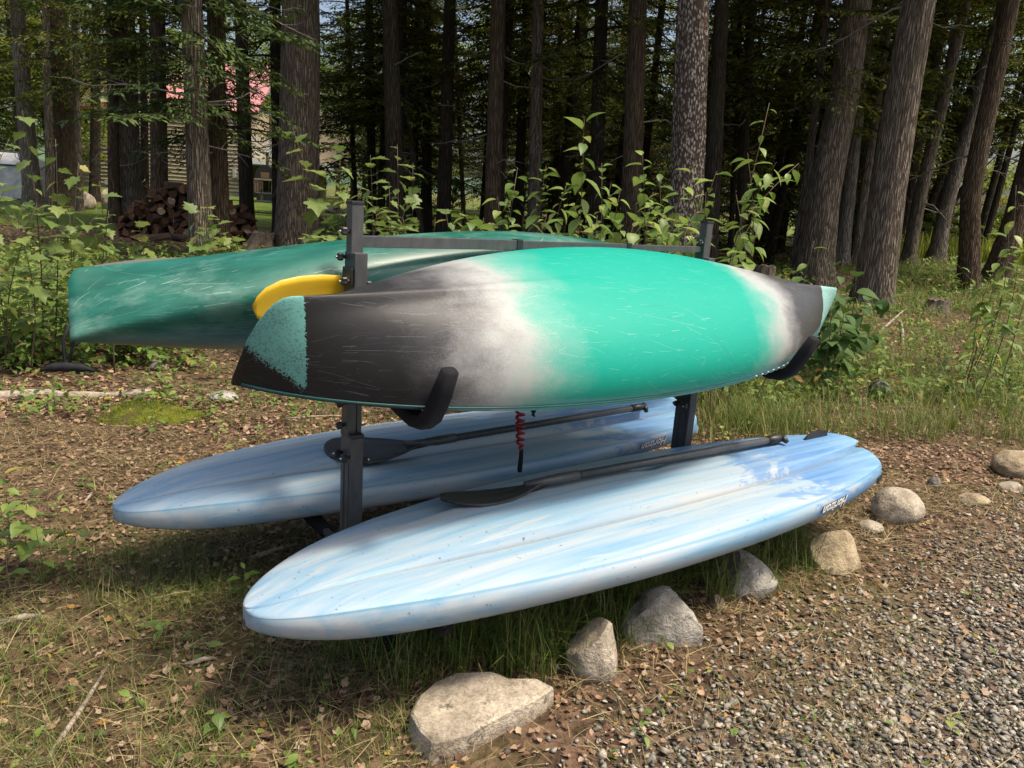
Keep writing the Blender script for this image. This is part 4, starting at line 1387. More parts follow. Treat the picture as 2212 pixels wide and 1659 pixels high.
def build_board(loc, label, txt_x, flip=False, rx=0.0, name='paddle_board'):
    e = empty(name, loc, label, 'paddle board', 'blue paddle boards on the rack', rz=RYAW)
    e.rotation_euler = (rx, 0, RYAW)
    tops = np.concatenate([-np.array([1, 0.993, 0.985, 0.97, 0.955, 0.93, 0.90, 0.83, 0.75, 0.66, 0.58, 0.50, 0.46, 0.43, 0.405, 0.385, 0.35, 0.30, 0.22, 0.15, 0.07]), [0.0],
                           np.array([0.07, 0.15, 0.22, 0.30, 0.35, 0.385, 0.405, 0.43, 0.46, 0.50, 0.58, 0.66, 0.75, 0.83, 0.90, 0.93, 0.955, 0.97, 0.985, 0.993, 1])])
    sharp = (0.955, 0.43, 0.385)
    tops = np.array([v for v in tops for _ in range(2 if round(abs(v), 4) in sharp else 1)])
    bots = [0.985, 0.97, 0.9, 0.6, 0.3, 0.0, -0.3, -0.6, -0.9, -0.97, -0.985]
    ns = 170
    tt = np.linspace(0, 1, ns)
    tt = tt ** 1.7
    V = []
    for t in tt:
        x = -BL / 2 + BL * t
        wd = board_w(x)
        thick = 0.42 + 0.58 * (1 - (1 - min(t / 0.12, 1)) ** 2) if t < 0.12 else 1.0
        if t > 0.95: thick *= 1 - 0.35 * ((t - 0.95) / 0.05) ** 2
        rock = -0.035 * max(0, (0.35 - t) / 0.35) ** 2
        end = max(0.0, (t - 0.90) / 0.10)
        ring = []
        for v in tops:
            dx = -(0.085 * math.exp(-((abs(v) - 0.43) / 0.07) ** 2) + 0.05 * max(0, abs(v) - 0.7) / 0.3) * end ** 1.5
            z = board_top(v, t) * thick
            # carry-handle dip in the middle
            hx, hy = 0.16, -0.12
            dd = ((x - hx) / 0.085) ** 2 + ((v * wd + hy) / 0.034) ** 2
            z -= 0.030 * math.exp(-dd ** 2)
            ring.append((x + dx, v * wd, z + rock))
        for v in bots:
            dx = -(0.085 * math.exp(-((abs(v) - 0.43) / 0.07) ** 2)) * end ** 1.5
            zb = -0.060 if abs(v) < 0.97 else (-0.050 if abs(v) < 0.98 else -0.030)
            ring.append((x + dx, v * (wd - 0.012 if abs(v) < 0.98 else wd - 0.004), zb * thick + rock))
        V.append(ring)
    m = len(V[0])
    F = []
    for i in range(ns - 1):
        for k in range(m):
            k2 = (k + 1) % m
            if k2 < len(tops) and k < k2 and tops[k] == tops[k2]: continue
            F.append((i * m + k, (i + 1) * m + k, (i + 1) * m + k2, i * m + k2))
    nt, nb = len(tops), len(bots)
    F.append(tuple(range(m)))
    F.append(tuple((ns - 1) * m + k for k in range(m - 1, -1, -1)))
    me = mesh('hull', [p for r in V for p in r], F, True)
    ca = me.color_attributes.new('girth', 'FLOAT_COLOR', 'POINT')
    gcol = np.zeros((len(me.vertices), 4), np.float32)
    gcol[:, 0] = np.tile(np.concatenate([np.abs(tops), np.full(len(bots), 1.5)]), ns)
    ca.data.foreach_set('color', gcol.ravel())
    obj('hull', me, MAT['board_plastic'], e)
    # fin
    fx = 1.06
    prof = [(0, 0), (0.045, 0.034), (0.085, 0.046), (0.15, 0.046), (0.19, 0.038), (0.195, 0.016), (0.17, 0.0)]
    v, f = [], []
    for sg in (-1, 1):
        for a, b in prof:
            v.append((fx + a, 0.035 + sg * (0.008 if b < 0.03 else 0.005), 0.085 + b))
    n = len(prof)
    f.append(tuple(range(n - 1, -1, -1))); f.append(tuple(n + k for k in range(n)))
    for k in range(n):
        k2 = (k + 1) % n
        f.append((k, k2, n + k2, n + k))
    obj('fin', mesh('fin', v, f), MAT['black_plastic'], e)
    box('fin_box', fx - 0.07, fx + 0.02, 0.012, 0.058, 0.075, 0.0985, MAT['board_plastic'], e, 0.003)
    # lettering, upside down because the board lies hull up
    def side_text(body, size, x0, z0, m1, eps, off=0.0, yb=0.0):
        cu = bpy.data.curves.new('t', 'FONT')
        cu.body = body; cu.size = size; cu.shear = 0.32; cu.offset = off; cu.extrude = 0.0006
        cu.resolution_u = 3
        to = bpy.data.objects.new('t', cu)
        COL.objects.link(to)
        dg = bpy.context.evaluated_depsgraph_get()
        me = bpy.data.meshes.new_from_object(to.evaluated_get(dg))
        bpy.data.objects.remove(to); bpy.data.curves.remove(cu)
        me.name = 'lettering'
        for vx in me.vertices:
            x = x0 - vx.co.x
            z = z0 - vx.co.y * 0.9
            vx.co = (x, -(board_w(x) - 0.001 - 0.009 * max(0, (0.004 - z) / 0.06) + eps + vx.co.z), z)
        me.materials.clear()
        return obj('lettering', me, m1, e)
    side_text('Horizon', 0.062, txt_x, 0.014, MAT['letter_black'], 0.003, 0.0024)
    side_text('Horizon', 0.062, txt_x, 0.014, MAT['letter_white'], 0.0058, 0.0010)
    # small sticker by the tail
    if not flip:
        x0, x1 = 1.22, 1.28
        y0, y1 = -(board_w(x0) + 0.003), -(board_w(x1) + 0.003)
        vv = [(x0, y0, -0.032), (x1, y1, -0.026), (x1, y1, 0.0), (x0, y0, -0.006)]
        vv += [(a, b + 0.004, c) for a, b, c in vv]
        obj('sticker', mesh('sticker', vv, [(0, 1, 2, 3), (7, 6, 5, 4), (0, 4, 5, 1), (1, 5, 6, 2), (2, 6, 7, 3), (3, 7, 4, 0)]), MAT['letter_black'], e)
    return e


BZ1, BZ2 = 0.372, 0.342
B1 = rw(0.125, -0.425, BZ1)
B2 = rw(-0.035, 0.50, BZ2)
build_board(B1, 'pale blue and white paddle board on the gravel side of the rack', 0.84)
build_board(B2, 'pale blue paddle board on the wooded side of the rack, under the green kayak', 0.98, True)


# ------------------------------------------------------------------ paddles
def paddle(label, tip, neck, grip, up, width, mats, name='paddle', tilt=0.0, grip_t=True, cat='paddle', bend=0.028):
    """blade tip, neck (blade meets shaft) and grip end in world space; up: blade normal"""
    tip, neck, grip = (np.asarray(p, float) for p in (tip, neck, grip))
    e = empty(name, neck, label, cat)
    tip = tip - neck; grip = grip - neck; O = np.zeros(3)
    ad = tip / np.linalg.norm(tip)
    up = np.asarray(up, float)
    sd_ = np.cross(ad, up); sd_ /= np.linalg.norm(sd_)
    nn = np.cross(sd_, ad)
    sd2 = sd_ * math.cos(tilt) + nn * math.sin(tilt)
    nn = np.cross(sd2, ad); sd_ = sd2
    Lb = np.linalg.norm(tip)
    prof = [(0.0, 0.09), (0.06, 0.11), (0.14, 0.24), (0.26, 0.52), (0.42, 0.82), (0.58, 0.97), (0.72, 1.0), (0.84, 0.92), (0.93, 0.70), (0.98, 0.42), (1.0, 0.12)]
    V, F = [], []
    ncol = 9
    for a, wf in prof:
        for lay in (1, -1):
            for j in range(ncol):
                q = -1 + 2 * j / (ncol - 1)
                th = 0.006 * (1 - q * q) ** 0.5 + 0.0022 + 0.010 * math.exp(-(q * 6) ** 2) * max(0, 1 - a * 1.3)
                lift = bend * a * (1 - a) * 4 * -1 + 0.005 * q * q
                V.append(O + ad * (a * Lb) + sd_ * (q * wf * width / 2) + nn * (lift + lay * th))
    m = 2 * ncol
    idx = list(range(ncol)) + [ncol + k for k in range(ncol - 1, -1, -1)]
    for i in range(len(prof) - 1):
        for k in range(m):
            a0, a1 = idx[k], idx[(k + 1) % m]
            F.append((i * m + a0, i * m + a1, (i + 1) * m + a1, (i + 1) * m + a0))
    F.append(tuple(idx[::-1])); F.append(tuple((len(prof) - 1) * m + k for k in idx))
    obj('blade', mesh('blade', [tuple(v) for v in V], F, True), mats[0], e)
    g = grip / np.linalg.norm(grip)
    tube('neck', [ad * 0.09, ad * 0.02, g * 0.04, g * 0.13], [0.012, 0.015, 0.019, 0.019], mats[1], e, 12)
    tube('shaft', [g * 0.12, grip * 0.5, grip - g * 0.10], 0.0155, mats[1], e, 12)
    if grip_t:
        tube('grip', [grip - g * 0.10, grip - g * 0.03, grip - g * 0.006, grip], [0.0185, 0.0185, 0.017, 0.008], mats[2], e, 12)
        tube('grip_bar', [grip - sd_ * 0.035 + nn * -0.012, grip - sd_ * 0.015, grip + sd_ * 0.015, grip + sd_ * 0.035 + nn * -0.012], [0.010, 0.015, 0.015, 0.010], mats[2], e, 10)
    return e


bm_ = (MAT['paddle_black'], MAT['rack_paint'], MAT['black_plastic'])
zt = BZ1 + 0.104
paddle('black paddle lying on the paddle board on the gravel side of the rack', on_z(952, 1077, zt - 0.005), on_z(1185, 1038, zt + 0.028), on_z(1688, 946, zt + 0.022), (0, 0, 1), 0.19, bm_, tilt=R(-8))
zt = BZ2 + 0.104
paddle('black paddle lying on the paddle board under the green kayak', on_z(700, 968, zt + 0.0), on_z(925, 955, zt + 0.028), on_z(1392, 878, zt + 0.022), (0, 0, 1), 0.22, bm_, tilt=R(10))
ye = (MAT['yellow_plastic'], MAT['black_plastic'], MAT['black_plastic'])
p_t, p_n = on_plane_y(547, 664, 0.03), rw(-0.62, 0.055, 1.125)
nrm = -RV * 0.9 + np.array([0, 0, -0.25])
paddle('yellow kayak paddle blade tucked between the two kayaks', p_t, p_n, rw(0.45, 0.06, 1.16), nrm, 0.17, ye, grip_t=False, bend=0.006)


# ------------------------------------------------------------------ coiled leash and loose strap end
def leash():
    a = on_plane_y(1119, 862, 0.0); b = on_plane_y(1126, 975, 0.0)
    e = empty('coiled_leash', b, 'red coiled ankle leash hanging below the teal kayak', 'leash')
    pts = []
    n = 260
    turns = 12
    top = a + np.array([0, 0, 0.10])
    for k in range(n):
        t = k / (n - 1)
        c = top * (1 - t) + b * t
        r = 0.017 * min(1, (1 - t) * 8) * (0.85 + 0.15 * math.sin(k * 0.31))
        an = 2 * math.pi * turns * (t ** 1.05)
        pts.append(c + np.array([r * math.cos(an), r * math.sin(an), 0]) - b)
    tube('coil', pts, 0.0058, MAT['coil_red'], e, 6)
    tube('cuff', [(0, 0, 0.01), (0.001, 0, -0.03), (-0.001, 0, -0.07), (0, 0, -0.085)], [0.008, 0.0095, 0.0105, 0.009], MAT['rubber'], e, 10)
    t0 = on_plane_y(1146, 862, 0.0); t1 = on_plane_y(1153, 902, 0.0)
    o = empty('strap_end', t1, 'short knotted black cord hanging beside the red coiled leash', 'cord')
    d = t0 - t1
    tube('cord', [d * 1.3, d * 0.6, d * 0.35], 0.004, MAT['rope_black'], o, 6)
    tube('knot', [d * 0.42, d * 0.36 + np.array([0.006, 0, 0]), d * 0.30, d * 0.26], [0.004, 0.010, 0.010, 0.004], MAT['rope_black'], o, 8)
    tube('cord_tail', [d * 0.28, d * 0.05 + np.array([0.004, 0, 0])], 0.0035, MAT['rope_black'], o, 6)
    tube('cord_tail', [d * 0.28, d * 0.10 + np.array([-0.004, 0, 0])], 0.0035, MAT['rope_black'], o, 6)


leash()
# ------------------------------------------------------------------ house behind the trees
HY = 41.0


def hx(px, py=330, Y=HY):
    return at(px, py, Y)[0]


def hz(px, py, Y=HY):
    return at(px, py, Y)[2]


def build_house():
    x0, x1 = hx(150), hx(538)
    z0 = 0.45
    zf = z0 + 0.35                     # top of the concrete foundation
    ze = hz(400, 225)                  # eave
    e = empty('house', ((x0 + x1) / 2, HY, z0), 'beige clapboard house with a red metal roof behind the trees', 'house')
    ox, oy, oz = e.location

    def b(name, a0, a1, y0, y1, q0, q1, m, parent=e):
        return box(name, a0 - ox, a1 - ox, y0 - oy, y1 - oy, q0 - oz, q1 - oz, MAT[m], parent)
    wall = b('wall', x0, x1, HY, HY + 8, zf, ze, 'siding')
    b('foundation', x0 - 0.02, x1 + 0.03, HY - 0.03, HY + 8.03, z0 - 0.6, zf, 'concrete')
    # clapboards, front and the deck side
    k = 0
    z = zf
    h = 0.19
    while z < ze - 0.05:
        zz = min(z + h, ze)
        for nm, v in (('clapboard', [(x0, HY, zz), (x1 + 0.02, HY, zz), (x1 + 0.02, HY - 0.035, z), (x0, HY - 0.035, z), (x0, HY - 0.005, zz), (x1 + 0.02, HY - 0.005, zz), (x1 + 0.02, HY - 0.005, z), (x0, HY - 0.005, z)]),):
            vv = [(p[0] - ox, p[1] - oy, p[2] - oz) for p in
                  [(x0, HY - 0.003, zz), (x1 + 0.02, HY - 0.003, zz), (x1 + 0.02, HY - 0.012, zz), (x0, HY - 0.012, zz), (x0, HY - 0.003, z), (x1 + 0.02, HY - 0.003, z), (x1 + 0.02, HY - 0.10, z), (x0, HY - 0.10, z)]]
            obj('clapboard', mesh('clapboard', vv, [(0, 1, 2, 3), (7, 6, 5, 4), (3, 2, 6, 7), (0, 3, 7, 4), (1, 5, 6, 2), (0, 4, 5, 1)]), MAT['siding'], wall)
        z = zz
    # main roof: steep red metal plane facing the camera
    zr = hz(450, 112)
    rx0, rx1 = hx(335), hx(560)
    run = 3.2
    ym = HY + 0.3
    vv = [(rx0, ym - 0.5, ze - 0.15), (rx1, ym - 0.5, ze - 0.15), (rx1, ym + run, zr), (rx0, ym + run, zr), (rx0, ym - 0.5, ze - 0.27), (rx1, ym - 0.5, ze - 0.27), (rx1, ym + run, zr - 0.12), (rx0, ym + run, zr - 0.12)]
    vv = [(p[0] - ox, p[1] - oy, p[2] - oz) for p in vv]
    roof = obj('roof', mesh('roof', vv, [(0, 1, 2, 3), (7, 6, 5, 4), (0, 4, 5, 1), (1, 5, 6, 2), (2, 6, 7, 3), (3, 7, 4, 0)]), MAT['roof_red'], e)
    nr = 14
    for k in range(nr + 1):
        x = rx0 + (rx1 - rx0) * k / nr
        q = []
        for dx in (-0.025, 0.025):
            for dz in (0.002, 0.045):
                q += [(x + dx - ox, ym - 0.5 - oy, ze - 0.15 + dz - oz), (x + dx - ox, ym + run - oy, zr + dz - oz)]
        obj('roof_seam', mesh('roof_seam', q, [(2, 3, 7, 6), (0, 1, 3, 2), (4, 6, 7, 5), (0, 2, 6, 4), (1, 5, 7, 3)]), MAT['roof_red'], roof)
    # upper wall behind and low porch roof at the tent side
    b('gable_wall', hx(85), hx(340), HY + 1.2, HY + 7, zf, hz(250, 130), 'siding')
    pr = b('porch_roof', hx(88), hx(258), HY - 0.9, HY + 1.25, hz(170, 236), hz(170, 226), 'roof_red')
    # windows
    for (a, c, q0, q1, yy) in ((205, 236, 196, 218, HY + 1.2), (262, 300, 196, 218, HY + 1.2)):
        xa, xc = hx(a), hx(c)
        za, zc = hz((a + c) / 2, q1), hz((a + c) / 2, q0)
        wd = b('window', xa, xc, yy - 0.09, yy - 0.05, za, zc, 'window_glass')
        for (f0, f1, g0, g1) in ((xa - 0.08, xa, za - 0.08, zc + 0.08), (xc, xc + 0.08, za - 0.08, zc + 0.08), (xa, xc, zc, zc + 0.08), (xa, xc, za - 0.1, za)):
            b('window_frame', f0, f1, yy - 0.13, yy - 0.047, g0, g1, 'white_paint', wd)
        b('window_bar', (xa + xc) / 2 - 0.02, (xa + xc) / 2 + 0.02, yy - 0.11, yy - 0.092, za, zc, 'white_paint', wd)
    # meter boxes and pipe
    for (a, c, q0, q1) in ((227, 238, 418, 440), (505, 511, 360, 384), (516, 524, 372, 386)):
        b('meter_box', hx(a), hx(c), HY - 0.22, HY - 0.05, hz(a, min(q1, 398)), hz(a, q0 - (30 if q0 > 400 else 0)), 'grey_box')
    # deck with white railing
    dx0, dx1 = hx(538), hx(690)
    dz = hz(600, 345)
    deck = b('deck', dx0 + 0.05, dx1, HY - 0.6, HY + 5, dz - 0.3, dz, 'white_paint')
    b('deck_ceiling', dx0 + 0.06, dx1 - 0.02, HY - 0.55, HY + 4.95, dz - 0.36, dz - 0.305, 'ceiling_wood', deck)
    rt = dz + 0.95
    b('top_rail', dx0 + 0.05, dx1, HY - 0.58, HY - 0.5, rt, rt + 0.07, 'white_paint', deck)
    b('bottom_rail', dx0 + 0.05, dx1, HY - 0.57, HY - 0.51, dz + 0.10, dz + 0.15, 'white_paint', deck)
    n = 26
    for k in range(n):
        x = dx0 + 0.12 + (dx1 - dx0 - 0.2) * k / (n - 1)
        wd = 0.06 if k % 9 == 0 else 0.02
        b('baluster', x - wd, x + wd, HY - 0.56, HY - 0.52, dz + 0.001 if k % 9 == 0 else dz + 0.151, rt - 0.001, 'white_paint', deck)
    for x in (dx0 + 1.7, dx1 - 0.2):
        b('deck_post', x - 0.07, x + 0.07, HY - 0.5, HY - 0.36, z0 - 0.5, dz - 0.361, 'white_paint', e)
    # patio doors below the deck
    for k in range(2):
        xa = x1 + 0.06 + k * 1.15
        d = b('patio_door', xa + 0.08, xa + 1.0, HY + 2.9, HY + 2.95, z0, dz - 0.5, 'window_glass')
        for (f0, f1, g0, g1) in ((xa, xa + 0.08, z0, dz - 0.42), (xa + 1.0, xa + 1.08, z0, dz - 0.42), (xa + 0.08, xa + 1.0, dz - 0.5, dz - 0.42)):
            b('door_frame', f0, f1, HY + 2.86, HY + 2.96, g0, g1, 'white_paint', d)
    b('under_deck_wall', x1 + 0.035, dx1 - 0.4, HY + 2.97, HY + 3.1, z0 - 0.4, dz - 0.362, 'siding')
    # small window on the upper floor above the deck
    b('upper_wall', x1 + 0.1, dx1 + 0.4, HY + 3.2, HY + 5, dz, ze + 0.4, 'siding')
    return e


build_house()


# ------------------------------------------------------------------ garden things near the house
def build_oven():
    p = at(578, 420, 37.5); p[2] = float(gz(p[0], p[1]))
    e = empty('pizza_oven', p, 'dark domed outdoor pizza oven on a stone base under the deck', 'oven')
    box('base', -0.42, 0.42, -0.35, 0.35, 0.0, 0.42, MAT['oven_black'], e, 0.02)
    for s in (-1, 1):
        box('pillar', s * 0.4 - 0.1, s * 0.4 + 0.1, -0.36, 0.3, 0.421, 0.95, MAT['oven_stone'], e, 0.01)
    box('shelf', -0.52, 0.52, -0.38, 0.35, 0.951, 1.03, MAT['oven_stone'], e, 0.01)
    v, f = [], []
    n, m = 20, 6
    for j in range(2):
        for k in range(n + 1):
            a = math.pi * k / n
            v.append((0.47 * math.cos(a), -0.34 + j * 0.66, 1.031 + 0.62 * math.sin(a) ** 0.8))
    for k in range(n):
        f.append((k, k + 1, n + 2 + k, n + 1 + k))
    f.append(tuple(range(n, -1, -1))); f.append(tuple(n + 1 + k for k in range(n + 1)))
    dome = obj('dome', mesh('dome', v, f), MAT['oven_black'], e)
    box('oven_mouth', -0.2, 0.2, -0.362, -0.341, 1.06, 1.32, MAT['copper'], dome, 0.01)
    tube('chimney', [(0, 0, 1.6), (0, 0, 2.25)], 0.07, MAT['copper'], e, 12)
    tube('chimney_cap', [(0, 0, 2.22), (0, 0, 2.27), (0, 0, 2.42), (0, 0, 2.46)], [0.2, 0.2, 0.05, 0.03], MAT['grey_box'], e, 14)


def build_picnic():
    p = gp(566, 461)
    e = empty('picnic_table', p, 'dark green wooden picnic table on the lawn', 'table', rz=R(8))
    M_ = MAT['green_paint']
    for k in range(5):
        box('tabletop_plank', -0.95, 0.95, -0.37 + k * 0.15, -0.23 + k * 0.15, 0.72, 0.76, M_, e, 0.004)
    for s in (-1, 1):
        for k in range(2):
            box('seat_plank', -0.95, 0.95, s * 0.72 - 0.14 + k * 0.145, s * 0.72 - 0.005 + k * 0.145, 0.43, 0.465, M_, e, 0.004)
    for x in (-0.68, 0.68):
        for s in (-1, 1):
            v = []
            for (y, z) in ((s * 0.25, 0.718), (s * 0.34, 0.718), (s * 0.72, 0.0), (s * 0.62, 0.0)):
                v += [(x - 0.022, y, z), (x + 0.022, y, z)]
            f = [(0, 2, 4, 6), (7, 5, 3, 1), (0, 1, 3, 2), (2, 3, 5, 4), (4, 5, 7, 6), (6, 7, 1, 0)]
            obj('leg', mesh('leg', v, f), M_, e)
        box('seat_support', x + 0.023, x + 0.06, -0.86, 0.86, 0.34, 0.428, M_, e, 0.004)


def build_chair():
    p = at(553, 448, 36.2); p[2] = float(gz(p[0], p[1]))
    e = empty('garden_chair', p, 'dark slatted garden chair beside the pizza oven', 'chair', rz=R(12))
    M_ = MAT['stem_brown']
    box('seat', -0.28, 0.28, -0.28, 0.28, 0.40, 0.44, M_, e, 0.01)
    for x in (-0.26, 0.26):
        for y in (-0.26, 0.26):
            box('leg', x - 0.03, x + 0.03, y - 0.03, y + 0.03, 0, 0.399 if y < 0 else 0.95, M_, e)
        box('armrest', x - 0.04, x + 0.04, -0.3, 0.229, 0.62, 0.65, M_, e)
    for k in range(5):
        box('back_slat', -0.2 + k * 0.085, -0.14 + k * 0.085, 0.235, 0.255, 0.45, 0.96, M_, e)
    box('back_rail', -0.2295, 0.2295, 0.257, 0.28, 0.88, 0.94, M_, e)


def build_tent():
    Y = 30.0
    c = at(20, 430, Y)
    e = empty('tent', (c[0], Y, float(gz(c[0], Y))), 'grey canvas tent with dark seams standing at the edge of the wood', 'tent')
    hw, hd, hwall, hr = 1.75, 1.6, 1.15, 2.0
    top = hz(5, 328, Y) - float(gz(c[0], Y))
    hr = max(1.6, top)
    # body: walls lean inward, gable roof
    def quad(name, pts, m, parent=e):
        pts = [np.array(p, float) for p in pts]
        nrm = np.cross(pts[1] - pts[0], pts[2] - pts[0]); nrm /= np.linalg.norm(nrm)
        v = [tuple(p) for p in pts] + [tuple(p - nrm * 0.02) for p in pts]
        n = len(pts)
        f = [tuple(range(n)), tuple(range(2 * n - 1, n - 1, -1))] + [(k, n + k, n + (k + 1) % n, (k + 1) % n) for k in range(n)]
        return obj(name, mesh(name, v, f), MAT[m], parent)
    A = [(-hw, -hd, 0), (hw, -hd, 0), (hw * 0.86, -hd * 0.86, hwall), (-hw * 0.86, -hd * 0.86, hwall)]
    B = [(hw, -hd, 0), (hw, hd, 0), (hw * 0.86, hd * 0.86, hwall), (hw * 0.86, -hd * 0.86, hwall)]
    C_ = [(hw, hd, 0), (-hw, hd, 0), (-hw * 0.86, hd * 0.86, hwall), (hw * 0.86, hd * 0.86, hwall)]
    D = [(-hw, hd, 0), (-hw, -hd, 0), (-hw * 0.86, -hd * 0.86, hwall), (-hw * 0.86, hd * 0.86, hwall)]
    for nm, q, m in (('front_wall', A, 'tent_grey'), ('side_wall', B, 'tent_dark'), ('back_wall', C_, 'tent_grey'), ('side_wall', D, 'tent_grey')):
        quad(nm, q, m)
    r0, r1 = (-0.6, 0, hr), (0.5, 0, hr)
    quad('roof_panel', [A[3], A[2], r1, r0], 'tent_grey')
    quad('roof_panel', [C_[3], C_[2], r0, r1], 'tent_grey')
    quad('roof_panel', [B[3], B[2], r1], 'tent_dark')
    quad('roof_panel', [D[3], D[2], r0], 'tent_grey')
    for a, b_ in ((A[1], A[2]), (A[2], r1), (A[0], A[3]), (A[3], r0), (A[3], A[2]), (r0, r1), (B[1], B[2])):
        o3 = np.array([0, -0.012, 0.012])
        tube('pole_seam', [np.array(a) + o3, np.array(b_) + o3], 0.03, MAT['tent_dark'], e, 6)
    for x in (-0.25, 0.55):
        tube('door_zip', [(x, -hd * 0.995, 0.03), (x * 0.9, -hd * 0.875, hwall - 0.05)], 0.018, MAT['tent_dark'], e, 5)


build_oven(); build_picnic(); build_chair(); build_tent()


# ------------------------------------------------------------------ firewood heap
def log_mesh(kind, seed):
    rs = np.random.default_rng(seed)
    L = 0.42
    if kind == 0: outline = [(math.cos(a) * 0.11, math.sin(a) * 0.11) for a in np.linspace(0, math.pi, 8)]              # half round
    elif kind == 1: outline = [(0, -0.02)] + [(math.cos(a) * 0.14, math.sin(a) * 0.14 - 0.02) for a in np.linspace(0.35, 2.2, 7)]   # wedge
    else: outline = [(math.cos(a) * 0.085, math.sin(a) * 0.085) for a in np.linspace(0, 2 * math.pi, 12)[:-1]]         # round
    n = len(outline)
    v = []
    for j in range(4):
        y = -L / 2 + L * j / 3
        for (a, b) in outline:
            v.append((a + rs.normal(0, 0.006), y + (rs.normal(0, 0.012) if j in (0, 3) else 0), b + rs.normal(0, 0.006)))
    f, mi = [], []
    for j in range(3):
        for k in range(n):
            k2 = (k + 1) % n
            f.append((j * n + k, j * n + k2, (j + 1) * n + k2, (j + 1) * n + k))
            bark = (kind == 2) or (kind == 0 and k != n - 1) or (kind == 1 and 1 <= k < n - 1)
            mi.append(0 if bark else 1)
    f.append(tuple(range(n - 1, -1, -1))); f.append(tuple(3 * n + k for k in range(n))); mi += [1, 1]
    me = mesh('firewood_log', v, f)
    me.materials.append(MAT['wood_bark']); me.materials.append(MAT['wood_split'])
    me.polygons.foreach_set('material_index', mi)
    return me


def build_woodpile():
    meshes = [log_mesh(k % 3, 40 + k) for k in range(9)]
    rs = np.random.default_rng(3)
    a = gp(268, 512); b = gp(552, 512)
    Y = 17.6
    xa, xb = at(262, 512, Y)[0], at(556, 512, Y)[0]
    # heap profile measured along the photo: (fraction, height)
    prof_f = [0.0, 0.10, 0.25, 0.45, 0.58, 0.70, 0.80, 0.90, 1.0]
    prof_h = [0.12, 0.62, 1.05, 1.28, 1.26, 0.95, 1.0, 0.62, 0.15]
    n = 0
    step = 0.165
    for row in range(2):
        z = 0.07
        lev = 0
        while z < 1.35:
            x = xa + (lev % 2) * 0.08 + rs.uniform(-0.03, 0.03)
            while x < xb:
                fr = (x - xa) / (xb - xa)
                hmax = np.interp(fr, prof_f, prof_h)
                if z < hmax and n < 230:
                    yy = Y + row * 0.40 + rs.uniform(-0.10, 0.06) + 0.10 * z
                    o = obj('firewood_log', meshes[int(rs.integers(9))], None, None, (x, yy, float(gz(x, yy)) + z))
                    o.rotation_euler = (rs.normal(0, 0.16), rs.uniform(0, 6.28), rs.normal(0, 0.42))
                    tag(o, 'split firewood log in the heap behind the twin-stemmed tree', 'firewood', 'firewood logs in the heap')
                    n += 1
                x += step * rs.uniform(0.9, 1.15)
            z += 0.135
            lev += 1
    # loose logs tumbled in front
    for (px, py, rz) in ((300, 520, 0.9), (345, 524, 2.2), (392, 522, 1.2), (415, 515, 0.4), (505, 518, 1.9), (540, 512, 0.7), (365, 512, 1.5), (325, 512, 0.2)):
        p = gp(px, py)
        o = obj('firewood_log', meshes[(px * 7) % 9], None, None, (p[0], p[1], p[2] + 0.08))
        o.rotation_euler = (rs.normal(0, 0.1), rs.uniform(0, 6.28), rz)
        tag(o, 'loose firewood log fallen on the ground before the heap', 'firewood', 'loose logs before the heap')


build_woodpile()


def build_stump(p, r, h, lean, label, name='tree_stump'):
    rs = np.random.default_rng(int(abs(p[0]) * 100) + 3)
    n, m = 26, 9
    v = []
    ph = rs.uniform(0, 6, 4)
    jag = rs.normal(0, 0.05, n) * h
    for j in range(m):
        t = j / (m - 1)
        for k in range(n):
            a = 2 * math.pi * k / n
            fl = 1 + 0.9 * (1 - t) ** 2.5 * (0.6 + 0.6 * math.cos(5 * a + ph[0])) + 0.05 * math.sin(9 * a + ph[1])
            rr = r * fl * (1 - 0.12 * t)
            v.append((rr * math.cos(a) + lean[0] * h * t, rr * math.sin(a) + lean[1] * h * t, -0.05 + (h + jag[k]) * t))
    f = []
    for j in range(m - 1):
        for k in range(n):
            k2 = (k + 1) % n
            f.append((j * n + k, j * n + k2, (j + 1) * n + k2, (j + 1) * n + k))
    v.append((lean[0] * h, lean[1] * h, h - 0.08))
    for k in range(n):
        f.append(((m - 1) * n + k, (m - 1) * n + (k + 1) % n, len(v) - 1))
    o = obj(name, mesh(name, v, f, False), MAT['stump_wood'], None, p)
    tag(o, label, 'stump')


build_stump(gp(556, 538), 0.26, 0.42, (0.35, 0), 'old cut stump with flared roots beside the massive grey trunk')
build_stump(gp(2022, 672), 0.2, 0.25, (0.1, 0), 'low rotten dark stump in the grass by the furrowed brown trunk')
build_stump(at(1650, 600, 15.0) * np.array([1, 1, 0]), 0.22, 0.55, (0, 0), 'broken stump behind the leafy sapling at the edge of the wood')
